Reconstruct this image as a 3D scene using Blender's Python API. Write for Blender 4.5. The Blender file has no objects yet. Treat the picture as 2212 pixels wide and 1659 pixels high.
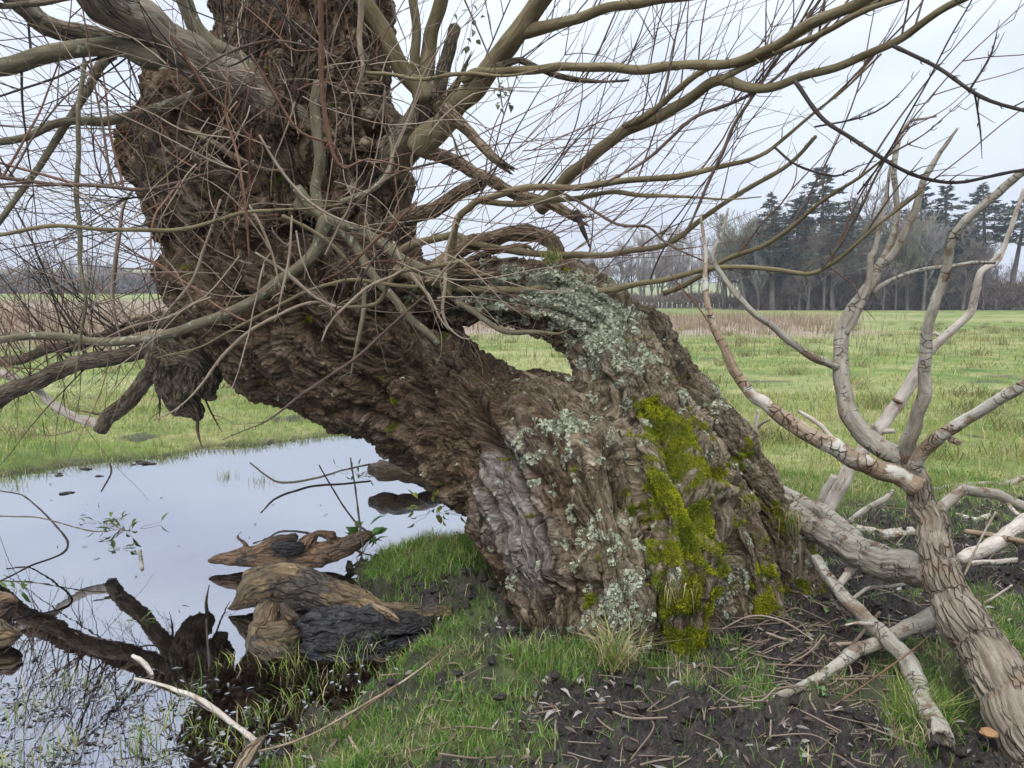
import bpy, math, random, time
import numpy as np
R = math.radians
rng = np.random.default_rng(7)
random.seed(7)
SC = bpy.context.scene
COL = SC.collection
# ---------------------------------------------------------------- camera model (also used to turn sketch coordinates into points)
PW, PH, FP = 2212.0, 1659.0, 1609.0
PITCH = R(6.7)
CP, SP = math.cos(PITCH), math.sin(PITCH)
CAM = np.array([0.0, 0.0, 1.6])
FWD = np.array([0, CP, -SP]); UPV = np.array([0, SP, CP])

def at(x, y, Y):
    dx = (x - PW / 2) / FP; dy = (PH / 2 - y) / FP
    d = np.array([dx, CP + dy * SP, -SP + dy * CP])
    return CAM + d * (Y / d[1])

def gnd(x, y, z=0.0):
    dx = (x - PW / 2) / FP; dy = (PH / 2 - y) / FP
    d = np.array([dx, CP + dy * SP, -SP + dy * CP])
    return CAM + d * ((z - CAM[2]) / d[2])

def proj(P):
    q = P - CAM
    dep = np.maximum(q @ FWD, 1e-3)
    return PW / 2 + q[:, 0] / dep * FP, PH / 2 - (q @ UPV) / dep * FP, dep

def ppm(Y):            # metres covered by one sketch unit at distance Y
    return Y / FP

# ---------------------------------------------------------------- numpy noise
_perm = np.random.default_rng(3).permutation(256)
_perm = np.concatenate([_perm, _perm, _perm]).astype(np.int64)
_g = np.random.default_rng(4).normal(size=(256, 3)); _g /= np.linalg.norm(_g, axis=1, keepdims=True)

def perlin(p):
    p = np.asarray(p, dtype=np.float64)
    i = np.floor(p).astype(np.int64); f = p - i; i &= 255
    u = f * f * f * (f * (f * 6 - 15) + 10)
    out = np.zeros(len(p))
    for cx in (0, 1):
        for cy in (0, 1):
            for cz in (0, 1):
                h = _perm[_perm[_perm[(i[:, 0] + cx) & 255] + ((i[:, 1] + cy) & 255)] + ((i[:, 2] + cz) & 255)]
                g = _g[h]
                d = g[:, 0] * (f[:, 0] - cx) + g[:, 1] * (f[:, 1] - cy) + g[:, 2] * (f[:, 2] - cz)
                w = (u[:, 0] if cx else 1 - u[:, 0]) * (u[:, 1] if cy else 1 - u[:, 1]) * (u[:, 2] if cz else 1 - u[:, 2])
                out += d * w
    return out * 1.6

def fbm(p, o=3):
    a, s, t = 1.0, 0.0, np.zeros(len(p)); q = np.array(p, dtype=float)
    for k in range(o):
        t += a * perlin(q + 17.3 * k); s += a; a *= 0.5; q = q * 2.03
    return t / s

def cells(p):
    """Voronoi: random value of the nearest cell and distance to its border (F2 - F1)"""
    p = np.asarray(p, float); i0 = np.floor(p).astype(np.int64); f1 = np.full(len(p), 9.0); f2 = np.full(len(p), 9.0); val = np.zeros(len(p))
    for dx in (-1, 0, 1):
        for dy in (-1, 0, 1):
            for dz in (-1, 0, 1):
                c = i0 + np.array([dx, dy, dz]); h = _perm[_perm[_perm[c[:, 0] & 255] + (c[:, 1] & 255)] + (c[:, 2] & 255)]
                q = c + .5 + .42 * _g[h]; d = np.linalg.norm(q - p, axis=1)
                m = d < f1; f2 = np.where(m, f1, np.minimum(f2, d)); val = np.where(m, h / 255.0, val); f1 = np.where(m, d, f1)
    return val, f2 - f1

def smooth(a, b, x):
    t = np.clip((x - a) / (b - a), 0, 1)
    return t * t * (3 - 2 * t)

# ---------------------------------------------------------------- scene helpers
def tag(o, label=None, cat=None, group=None, kind=None):
    if label: o['label'] = label
    if cat: o['category'] = cat
    if group: o['group'] = group
    if kind: o['kind'] = kind
    return o

def empty(name, loc=(0, 0, 0)):
    o = bpy.data.objects.new(name, None); COL.objects.link(o)
    o.location = loc; o.empty_display_size = 0.1
    return o

def make_mesh(name, V, quads=None, tris=None, attrs=None, smooth_shade=True):
    V = np.asarray(V, dtype=np.float32)
    me = bpy.data.meshes.new(name)
    me.vertices.add(len(V)); me.vertices.foreach_set('co', V.ravel())
    nq = 0 if quads is None else len(quads); nt = 0 if tris is None else len(tris)
    idx = []
    if nq: idx.append(np.asarray(quads, dtype=np.int32).ravel())
    if nt: idx.append(np.asarray(tris, dtype=np.int32).ravel())
    idx = np.concatenate(idx)
    me.loops.add(len(idx)); me.loops.foreach_set('vertex_index', idx)
    me.polygons.add(nq + nt)
    st = np.concatenate([np.arange(nq) * 4, nq * 4 + np.arange(nt) * 3]).astype(np.int32)
    me.polygons.foreach_set('loop_start', st)
    try:
        me.polygons.foreach_set('loop_total', np.concatenate([np.full(nq, 4), np.full(nt, 3)]).astype(np.int32))
    except Exception:
        pass
    me.polygons.foreach_set('use_smooth', np.full(nq + nt, smooth_shade, dtype=bool))
    for k, a in (attrs or {}).items():
        a = np.asarray(a, dtype=np.float32)
        if a.ndim == 1:
            t = me.attributes.new(k, 'FLOAT', 'POINT'); t.data.foreach_set('value', a)
        elif a.shape[1] == 3:
            t = me.attributes.new(k, 'FLOAT_VECTOR', 'POINT'); t.data.foreach_set('vector', a.ravel())
        else:
            t = me.attributes.new(k, 'FLOAT_COLOR', 'POINT'); t.data.foreach_set('color', a.ravel())
    me.update(calc_edges=True); me.validate()
    return me

class MB:
    """collects pieces of one mesh"""
    def __init__(self):
        self.v = []; self.q = []; self.t = []; self.a = {}; self.n = 0
    def add(self, V, quads=None, tris=None, **attrs):
        V = np.asarray(V, dtype=float)
        if quads is not None and len(quads): self.q.append(np.asarray(quads) + self.n)
        if tris is not None and len(tris): self.t.append(np.asarray(tris) + self.n)
        self.v.append(V); self.n += len(V)
        for k, a in attrs.items(): self.a.setdefault(k, []).append(a)
    def mesh(self, name, origin=(0, 0, 0), sm=True):
        V = np.concatenate(self.v) - np.asarray(origin)
        return make_mesh(name, V, np.concatenate(self.q) if self.q else None, np.concatenate(self.t) if self.t else None,
                         {k: np.concatenate(a) for k, a in self.a.items()}, sm)
    def build(self, name, mat, parent=None, sm=True, loc=None):
        org = np.array(parent.location) if parent is not None else (np.asarray(loc, float) if loc is not None else np.zeros(3))
        if parent is not None and parent.parent is not None: org = org + np.array(parent.parent.location)
        o = bpy.data.objects.new(name, self.mesh(name, org, sm))
        if mat: o.data.materials.append(mat)
        COL.objects.link(o)
        if parent is not None: o.parent = parent
        elif loc is not None: o.location = loc
        return o

def spline(P, step, closed=False):
    """Catmull-Rom through rows of P (any number of columns); first three columns are the position"""
    P = np.asarray(P, dtype=float)
    if len(P) == 2: P = np.array([P[0], (P[0] + P[1]) / 2, P[1]])
    Q = np.vstack([2 * P[0] - P[1], P, 2 * P[-1] - P[-2]])
    out = []
    for i in range(1, len(Q) - 2):
        L = np.linalg.norm(Q[i + 1][:3] - Q[i][:3]); n = max(2, int(math.ceil(L / step)))
        t = (np.arange(n) / n)[:, None]
        a, b, c, d = Q[i - 1], Q[i], Q[i + 1], Q[i + 2]
        out.append(0.5 * (2 * b + (c - a) * t + (2 * a - 5 * b + 4 * c - d) * t ** 2 + (3 * b - a - 3 * c + d) * t ** 3))
    out.append(Q[-2][None])
    return np.vstack(out)

def frames(C):
    T = np.gradient(C, axis=0); T /= np.linalg.norm(T, axis=1, keepdims=True) + 1e-12
    n = np.cross(T[0], [0.3, 0.9, 0.31]); n /= np.linalg.norm(n)
    N = np.zeros_like(C); N[0] = n
    for i in range(1, len(C)):
        n = n - T[i] * (n @ T[i]); n /= np.linalg.norm(n) + 1e-12; N[i] = n
    return T, N, np.cross(T, N)

def tube(C, rad, seg, rough=0.0, lump=0.0, freq=6.0, cap=True, seed=0.0, ridge=0.0, rfreq=30.0, jag=0.0):
    """tube along C (n x 3). Returns verts, quads, tris, flow"""
    C = np.asarray(C, float); n = len(C); rad = np.maximum(np.asarray(rad, float), 1e-4)
    T, N, B = frames(C)
    th = np.arange(seg) / seg * 2 * np.pi
    s = np.concatenate([[0], np.cumsum(np.linalg.norm(np.diff(C, axis=0), axis=1))])
    ct, sn = np.cos(th), np.sin(th)
    dirs = N[:, None, :] * ct[None, :, None] + B[:, None, :] * sn[None, :, None]
    rr = np.repeat(rad[:, None], seg, 1)
    S = np.repeat(s[:, None], seg, 1)
    flow = np.stack([S + seed * 3.1, rr * ct[None] + seed, rr * sn[None] + seed * 0.7], -1)
    if lump:
        rr = rr * (1 + lump * perlin(np.stack([S * freq + seed, ct[None] + 0 * S + seed, sn[None] + 0 * S], -1).reshape(-1, 3)).reshape(n, seg))
    if ridge:
        h = perlin((flow * np.array([rfreq * .16, rfreq, rfreq])).reshape(-1, 3))
        h = np.clip(np.abs(h) / 0.28, 0, 1) - 1
        rr = rr + ridge * h.reshape(n, seg)
    if rough:
        rr = rr + rough * perlin((flow * np.array([30, 60, 60])).reshape(-1, 3)).reshape(n, seg)
    V = C[:, None, :] + dirs * rr[..., None]
    if jag:
        e = np.random.default_rng(int(seed * 97) % 9999).uniform(-1, 1, seg) * jag
        V[-1] += T[-1] * e[:, None]; V[-2] += T[-1] * e[:, None] * 0.4
    V = V.reshape(-1, 3); flow = flow.reshape(-1, 3)
    i = np.arange(n - 1)[:, None] * seg; j = np.arange(seg)[None]; k = (j + 1) % seg
    Q = np.stack([i + j, i + k, i + seg + k, i + seg + j], -1).reshape(-1, 4)
    tr = None
    if cap:
        a = len(V); V = np.vstack([V, C[0] - T[0] * rad[0] * .5, C[-1] + T[-1] * (rad[-1] * (.6 if not jag else -0.8))])
        flow = np.vstack([flow, flow[:seg].mean(0), flow[-seg:].mean(0)])
        jj = np.arange(seg); kk = (jj + 1) % seg
        tr = np.vstack([np.stack([kk, jj, np.full(seg, a)], 1), np.stack([jj + (n - 1) * seg, kk + (n - 1) * seg, np.full(seg, a + 1)], 1)])
    return V, Q, tr, flow

def wpath(pts, Y0, Y1, w0, w1, step, wig=0.0, seed=0, yb=0.0):
    """sketch polyline -> sampled world centre line and radii (w = width in sketch units); rows may carry own (x,y,Y,w)"""
    rows = []; n = len(pts)
    d = np.concatenate([[0], np.cumsum([math.hypot(pts[i + 1][0] - pts[i][0], pts[i + 1][1] - pts[i][1]) for i in range(n - 1)])]); d = d / max(d[-1], 1e-6)
    for p, t in zip(pts, d):
        Y = p[2] if len(p) > 2 and p[2] else Y0 + (Y1 - Y0) * t + yb * math.sin(math.pi * t)
        w = p[3] if len(p) > 3 else w0 + (w1 - w0) * t
        rows.append(list(at(p[0], p[1], Y)) + [w * 0.5 * ppm(Y)])
    S = spline(rows, step)
    if wig:
        q = S[:, :3] * 3.0 + seed * 7.7
        S[:, :3] += wig * np.stack([perlin(q), perlin(q + 31), perlin(q + 63)], 1)
    return S[:, :3], np.maximum(S[:, 3], 0.0008)
# ---------------------------------------------------------------- materials
class NT:
    def __init__(self, name):
        self.m = bpy.data.materials.new(name); self.m.use_nodes = True
        self.t = self.m.node_tree; self.t.nodes.clear()
        self.out = self.t.nodes.new('ShaderNodeOutputMaterial')
    def n(self, typ, **kw):
        x = self.t.nodes.new(typ)
        for k, v in kw.items():
            if k.startswith('i_'):
                key = k[2:]; key = int(key) if key.isdigit() else key.replace('_', ' ')
                x.inputs[key].default_value = v
            else: setattr(x, k, v)
        return x
    def l(self, a, b): self.t.links.new(a, b)
    def attr(self, name): return self.n('ShaderNodeAttribute', attribute_name=name)
    def scale(self, vec, sc):
        x = self.n('ShaderNodeVectorMath', operation='MULTIPLY'); self.l(vec, x.inputs[0]); x.inputs[1].default_value = sc; return x.outputs[0]
    def noise(self, vec, scale=1.0, detail=4.0, rough=0.55, dist=0.0):
        x = self.n('ShaderNodeTexNoise'); x.inputs['Scale'].default_value = scale; x.inputs['Detail'].default_value = detail
        x.inputs['Roughness'].default_value = rough; x.inputs['Distortion'].default_value = dist
        if vec is not None: self.l(vec, x.inputs['Vector'])
        return x.outputs['Fac']
    def ramp(self, fac, stops, interp='LINEAR'):
        x = self.n('ShaderNodeValToRGB'); cr = x.color_ramp; cr.interpolation = interp
        while len(cr.elements) < len(stops): cr.elements.new(0.5)
        for e, (p, c) in zip(cr.elements, stops):
            e.position = p; e.color = (c[0], c[1], c[2], 1) if not isinstance(c, (int, float)) else (c, c, c, 1)
        self.l(fac, x.inputs[0]); return x.outputs[0]
    def mix(self, fac, a, b, mode='MIX'):
        x = self.n('ShaderNodeMix', data_type='RGBA', blend_type=mode)
        for s, i in ((fac, 0), (a, 6), (b, 7)):
            if hasattr(s, 'is_linked') or hasattr(s, 'links'): self.l(s, x.inputs[i])
            else: x.inputs[i].default_value = s if i == 0 else (s[0], s[1], s[2], 1)
        return x.outputs[2]
    def math(self, op, a, b=0.5, clamp=False):
        x = self.n('ShaderNodeMath', operation=op, use_clamp=clamp)
        for s, i in ((a, 0), (b, 1)):
            if hasattr(s, 'links'): self.l(s, x.inputs[i])
            else: x.inputs[i].default_value = s
        return x.outputs[0]
    def cracks(self, vec, sc):
        v = self.n('ShaderNodeTexVoronoi', feature='DISTANCE_TO_EDGE'); v2 = self.n('ShaderNodeTexVoronoi', feature='F1')
        w = self.n('ShaderNodeTexNoise'); w.inputs['Scale'].default_value = 25; w.inputs['Detail'].default_value = 3; self.l(vec, w.inputs['Vector'])
        m = self.n('ShaderNodeVectorMath', operation='MULTIPLY_ADD'); self.l(w.outputs['Color'], m.inputs[0]); m.inputs[1].default_value = (.02, .02, .02); self.l(vec, m.inputs[2])
        p = self.scale(m.outputs[0], sc)
        for x in (v, v2): x.inputs['Scale'].default_value = 1; self.l(p, x.inputs['Vector'])
        sp = self.n('ShaderNodeSeparateColor'); self.l(v2.outputs['Color'], sp.inputs[0])
        return v.outputs['Distance'], sp.outputs[0]
    def principled(self, col, rough=0.8, spec=0.3, bump=None, bstr=0.5, bdist=0.01):
        p = self.n('ShaderNodeBsdfPrincipled')
        if hasattr(col, 'links'): self.l(col, p.inputs['Base Color'])
        else: p.inputs['Base Color'].default_value = (*col, 1)
        if hasattr(rough, 'links'): self.l(rough, p.inputs['Roughness'])
        else: p.inputs['Roughness'].default_value = rough
        p.inputs['Specular IOR Level'].default_value = spec
        if bump is not None:
            b = self.n('ShaderNodeBump'); b.inputs['Strength'].default_value = bstr; b.inputs['Distance'].default_value = bdist
            self.l(bump, b.inputs['Height']); self.l(b.outputs[0], p.inputs['Normal'])
        return p
    def done(self, sh):
        self.l(sh.outputs[0] if hasattr(sh, 'outputs') else sh, self.out.inputs[0]); return self.m

def mat_bark(name, dark, mid, light, sc=1.0, bstr=0.6, spots=None, crack=None):
    k = NT(name); f = k.attr('flow').outputs['Vector']
    a = k.noise(k.scale(f, (9 * sc, 46 * sc, 46 * sc)), 1, 5, .62, .5)
    b = k.noise(k.scale(f, (3 * sc, 5 * sc, 5 * sc)), 1, 3, .6)
    c = k.ramp(a, [(.30, dark), (.5, mid), (.72, light)])
    c = k.mix(k.ramp(b, [(.35, 0.0), (.7, .6)]), c, k.mix(.5, mid, light))
    if spots:
        s = k.noise(f, spots[1], 4, .6)
        c = k.mix(k.ramp(s, [(spots[2], 0.0), (spots[2] + .06, spots[3])]), c, spots[0])
    h = k.noise(k.scale(f, (40 * sc, 130 * sc, 130 * sc)), 1, 4, .65)
    hh = k.math('ADD', k.math('MULTIPLY', a, 1.6), h)
    if crack:
        e, cell = k.cracks(f, crack[0])
        gate = k.ramp(k.noise(f, crack[3], 3, .6), [(crack[4], 0.0), (crack[4] + .1, 1.0)])
        ln = k.math('MULTIPLY', k.ramp(e, [(.0, 1.0), (crack[1], 0.0)]), gate)
        c = k.mix(k.math('MULTIPLY', cell, .35), c, mid)
        c = k.mix(k.math('MULTIPLY', ln, .55), c, crack[2])
        hh = k.math('SUBTRACT', hh, k.math('MULTIPLY', ln, 1.6))
    return k.done(k.principled(c, .88, .07, hh, bstr, .008))

def mat_trunk():
    k = NT('willow_bark')
    f = k.attr('flow').outputs['Vector']; pos = k.n('ShaderNodeNewGeometry').outputs['Position']
    hgt = k.attr('height').outputs['Fac']
    a = k.noise(k.scale(f, (11, 62, 62)), 1, 6, .68, .8)
    big = k.noise(pos, 2.6, 4, .65)
    tone = k.attr('tone').outputs['Fac']
    brown = k.ramp(a, [(.32, (.024, .015, .009)), (.46, (.092, .060, .035)), (.57, (.185, .130, .080)), (.72, (.41, .325, .235))])  # brown bark of left and head, set darker to stand in for crown shade
    red = k.ramp(a, [(.32, (.030, .015, .008)), (.52, (.110, .060, .032)), (.76, (.25, .16, .095))])
    olive = k.ramp(a, [(.32, (.045, .032, .019)), (.46, (.185, .145, .092)), (.59, (.37, .305, .205)), (.74, (.56, .49, .375))])
    grey = k.ramp(a, [(.33, (.050, .042, .036)), (.46, (.22, .20, .185)), (.62, (.46, .435, .41))])
    c = k.mix(k.math('MULTIPLY', k.ramp(big, [(.48, 0.0), (.66, 1.0)]), .6), brown, red)
    c = k.mix(tone, c, olive)
    c = k.mix(k.attr('grey').outputs['Fac'], c, grey)
    c = k.mix(k.math('MULTIPLY', hgt, .26, True), c, k.ramp(a, [(.35, (.09, .074, .056)), (.7, (.38, .335, .275))]))
    e, cell = k.cracks(f, (6, 36, 36))
    crk = k.math('MULTIPLY', k.ramp(e, [(.0, 1.0), (.075, 0.0)]), k.ramp(k.noise(f, 6, 3, .6), [(.44, 0.0), (.58, 1.0)]))
    c = k.mix(k.math('MULTIPLY', cell, .18), c, (.19, .158, .118))
    c = k.mix(k.math('MULTIPLY', crk, .6), c, (.034, .022, .014))
    ln = k.noise(pos, 30, 6, .72, .6); lb = k.noise(pos, 8, 3, .6)
    lich = k.math('ADD', k.attr('lichen').outputs['Fac'], k.math('SUBTRACT', k.math('ADD', k.math('MULTIPLY', ln, 2.6), k.math('MULTIPLY', lb, .9)), 1.92))
    lcol = k.ramp(k.noise(pos, 70, 3, .7), [(.3, (.22, .235, .16)), (.5, (.36, .385, .28)), (.7, (.54, .56, .43))])
    lm = k.ramp(lich, [(.46, 0.0), (.62, .75)])
    c = k.mix(lm, c, lcol)
    mn = k.noise(pos, 24, 5, .7)
    moss = k.math('ADD', k.attr('moss').outputs['Fac'], k.math('SUBTRACT', k.math('MULTIPLY', mn, .8), .42))
    mm = k.ramp(moss, [(.46, 0.0), (.70, .9)])
    mcol = k.ramp(k.noise(pos, 60, 3, .7), [(.3, (.07, .085, .010)), (.55, (.19, .22, .016)), (.75, (.33, .35, .025))])
    c = k.mix(mm, c, mcol)
    h1 = k.noise(k.scale(f, (45, 150, 150)), 1, 5, .7)
    h2 = k.noise(pos, 140, 4, .75)
    hh = k.math('ADD', k.math('MULTIPLY', a, 2.4), h1)
    hh = k.math('SUBTRACT', hh, k.math('MULTIPLY', crk, .9))
    hh = k.math('ADD', hh, k.math('MULTIPLY', k.math('ADD', lm, mm), k.math('MULTIPLY', h2, 1.7)))
    return k.done(k.principled(c, .92, .04, hh, 1.0, .018))

def mat_leafy(name, trans=0.35, rough=0.55, spec=.25):
    """blade / leaf material, own colour per blade"""
    k = NT(name); c = k.attr('col').outputs['Color']
    p = k.principled(c, rough, spec)
    t = k.n('ShaderNodeBsdfTranslucent'); k.l(c, t.inputs['Color'])
    m = k.n('ShaderNodeMixShader'); m.inputs[0].default_value = trans
    k.l(p.outputs[0], m.inputs[1]); k.l(t.outputs[0], m.inputs[2])
    return k.done(m)

def mat_ground():
    k = NT('ground_soil'); pos = k.n('ShaderNodeNewGeometry').outputs['Position']
    mud = k.attr('mud').outputs['Fac']; rush = k.attr('rush').outputs['Fac']
    n1 = k.noise(pos, .75, 6, .68); n2 = k.noise(pos, 9, 5, .65); n3 = k.noise(pos, 70, 4, .7)
    n0 = k.noise(pos, .09, 3, .6)
    g = k.ramp(n1, [(.36, (.075, .125, .028)), (.5, (.165, .215, .055)), (.64, (.31, .29, .125))])
    g = k.mix(k.ramp(n0, [(.45, 0.0), (.62, .6)]), g, (.35, .32, .15))
    g = k.mix(k.math('MULTIPLY', k.ramp(n2, [(.35, 1.0), (.6, 0.0)]), .55), g, (.06, .075, .022))
    g = k.mix(rush, g, k.ramp(n2, [(.3, (.22, .165, .125)), (.7, (.34, .27, .205))]))
    m = k.ramp(k.math('ADD', k.math('MULTIPLY', n3, .6), k.math('MULTIPLY', n2, .4)), [(.34, (.014, .011, .010)), (.5, (.036, .029, .026)), (.64, (.080, .066, .058))])
    c = k.mix(mud, g, m)
    wet = k.attr('wet').outputs['Fac']
    c = k.mix(k.math('MULTIPLY', wet, .9), c, (.022, .014, .007))
    ro = k.math('SUBTRACT', .9, k.math('MULTIPLY', mud, k.ramp(n2, [(.4, .55), (.6, .15)])))
    return k.done(k.principled(c, ro, .14, k.math('ADD', n3, k.math('MULTIPLY', n2, .7)), .7, .02))

def mat_water():
    k = NT('pond_water'); pos = k.n('ShaderNodeNewGeometry').outputs['Position']
    bp = k.n('ShaderNodeBump'); bp.inputs['Strength'].default_value = .10; bp.inputs['Distance'].default_value = .004
    k.l(k.noise(k.scale(pos, (3, 7, 3)), 1, 3, .5), bp.inputs['Height'])
    fr = k.n('ShaderNodeFresnel'); fr.inputs['IOR'].default_value = 1.33; k.l(bp.outputs[0], fr.inputs['Normal'])
    fac = k.ramp(fr.outputs[0], [(.0, .30), (.05, .52), (.20, .80), (.6, .97)])
    gl = k.n('ShaderNodeBsdfGlossy'); gl.inputs['Roughness'].default_value = .015; gl.inputs['Color'].default_value = (.72, .74, .80, 1)
    k.l(bp.outputs[0], gl.inputs['Normal'])
    tr = k.n('ShaderNodeBsdfTransparent'); tr.inputs['Color'].default_value = (.62, .45, .26, 1)
    m = k.n('ShaderNodeMixShader'); k.l(fac, m.inputs[0]); k.l(tr.outputs[0], m.inputs[1]); k.l(gl.outputs[0], m.inputs[2])
    return k.done(m)

def mat_wood(name, a, b, c, wet=.7, sc=1.0):
    k = NT(name); f = k.attr('flow').outputs['Vector']
    n = k.noise(k.scale(f, (5 * sc, 40 * sc, 40 * sc)), 1, 6, .65, .6); g = k.noise(f, 5 * sc, 4, .6)
    col = k.mix(k.ramp(g, [(.42, 0.0), (.58, 1.0)]), k.ramp(n, [(.3, a), (.7, b)]), k.ramp(n, [(.3, a), (.5, b), (.75, c)]))
    e, cell = k.cracks(f, (9 * sc, 30 * sc, 30 * sc)); ck = k.ramp(e, [(.0, 1.0), (.12, 0.0)])
    col = k.mix(k.math('MULTIPLY', cell, .3), col, b)
    col = k.mix(k.math('MULTIPLY', ck, .4), col, tuple(x * .35 for x in a))
    dk = k.noise(f, 3.1, 4, .65); col = k.mix(k.ramp(dk, [(.47, 0.0), (.58, .85)]), col, (.018, .014, .012))
    return k.done(k.principled(col, wet, .5, k.math('SUBTRACT', k.math('ADD', k.math('MULTIPLY', n, 1.6), g), k.math('MULTIPLY', ck, .5)), 1.0, .014))

def mat_plain(name, col, rough=.7):
    k = NT(name); pos = k.n('ShaderNodeNewGeometry').outputs['Position']
    n = k.noise(pos, 12, 4, .6)
    c2 = tuple(x * .6 for x in col)
    return k.done(k.principled(k.ramp(n, [(.3, c2), (.7, col)]), rough, .25))

def mat_far(name, col):
    """distant twigs: one colour with small variation per tree clump"""
    k = NT(name); pos = k.n('ShaderNodeNewGeometry').outputs['Position']
    n = k.noise(pos, .6, 3, .6)
    return k.done(k.principled(k.ramp(n, [(.35, tuple(x * .65 for x in col)), (.65, tuple(x * 1.25 for x in col))]), .9, .1))

M = {}
M['trunk'] = mat_trunk()
M['bark'] = mat_bark('rough_bark', (.045, .033, .022), (.115, .090, .062), (.25, .21, .155), .9, 1.0, ((.30, .29, .22), 10, .60, .45), ((8, 46, 46), .14, (.030, .022, .016), 5, .40))
M['smooth'] = mat_bark('olive_bark', (.095, .073, .038), (.155, .127, .068), (.25, .215, .135), .6, .5, ((.12, .075, .045), 16, .60, .6))
M['greybark'] = mat_bark('grey_green_bark', (.065, .054, .034), (.130, .113, .072), (.22, .195, .13), .8, .35, ((.34, .37, .28), 22, .60, .7))
M['twig'] = mat_bark('brown_twig', (.055, .036, .026), (.115, .080, .060), (.20, .15, .12), 1.0, .2)
M['redtwig'] = mat_bark('red_twig', (.075, .036, .024), (.14, .074, .048), (.22, .14, .095), 1.0, .2)
M['limbbark'] = mat_bark('limb_bark', (.065, .048, .032), (.175, .140, .098), (.36, .315, .24), .8, 1.0, ((.40, .40, .30), 9, .60, .5), ((5, 40, 40), .12, (.035, .026, .018), 4, .46))
M['tantwig'] = mat_bark('tan_twig', (.14, .10, .065), (.26, .20, .14), (.40, .33, .26), 1.0, .25)
M['darktwig'] = mat_bark('dark_twig', (.018, .015, .013), (.040, .032, .028), (.085, .068, .058), 1.0, .2)
M['dead'] = mat_bark('dead_wood', (.075, .048, .028), (.20, .145, .088), (.40, .33, .235), .8, 1.1, None, ((8, 60, 60), .14, (.03, .02, .013), 5, .4))
M['pale'] = mat_bark('bleached_bark', (.11, .092, .067), (.25, .222, .172), (.44, .41, .34), .6, 1.0, ((.15, .095, .058), 11, .565, .92), ((30, 13, 13), .055, (.045, .033, .025), 10, .50))
M['palebare'] = mat_bark('bleached_wood', (.22, .175, .13), (.40, .345, .28), (.60, .55, .48), .6, .7, ((.22, .13, .075), 10, .58, .75), ((5, 50, 50), .06, (.15, .115, .085), 7, .54))
M['peel'] = mat_bark('peeling_bark', (.11, .068, .038), (.23, .162, .103), (.42, .35, .265), .6, 1.0, ((.50, .475, .405), 10, .50, .95), ((26, 14, 14), .06, (.04, .028, .02), 9, .48))
M['stem'] = mat_bark('furrowed_bark', (.075, .054, .036), (.19, .155, .113), (.37, .32, .25), .8, 1.2, ((.20, .135, .085), 6, .56, .7), ((13, 44, 44), .10, (.13, .095, .068), 5, .44))
M['log'] = mat_wood('wet_log', (.030, .017, .010), (.17, .095, .045), (.42, .27, .13), .5)
M['blacklog'] = mat_wood('black_wood', (.006, .005, .005), (.018, .015, .013), (.045, .038, .034), .45)
M['ochre'] = mat_wood('algae_wood', (.030, .020, .009), (.15, .098, .038), (.46, .33, .14), .5, .8)
M['ground'] = mat_ground()
M['water'] = mat_water()
M['grass'] = mat_leafy('grass_blades')
M['leaf'] = mat_leafy('leaf', .25, .5)
M['litter'] = mat_leafy('dead_leaves', .05, .6)
M['moss'] = mat_leafy('moss_fronds', .3, .9, .05)
M['rush'] = mat_leafy('dead_rushes', .2, .8)
# ---------------------------------------------------------------- the willow: trunk
WILLOW = empty('willow_tree', (0.9, 3.9, 0.0))
tag(WILLOW, 'huge gnarled pollard willow leaning over the pond, with a hole through its trunk', 'tree')

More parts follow.
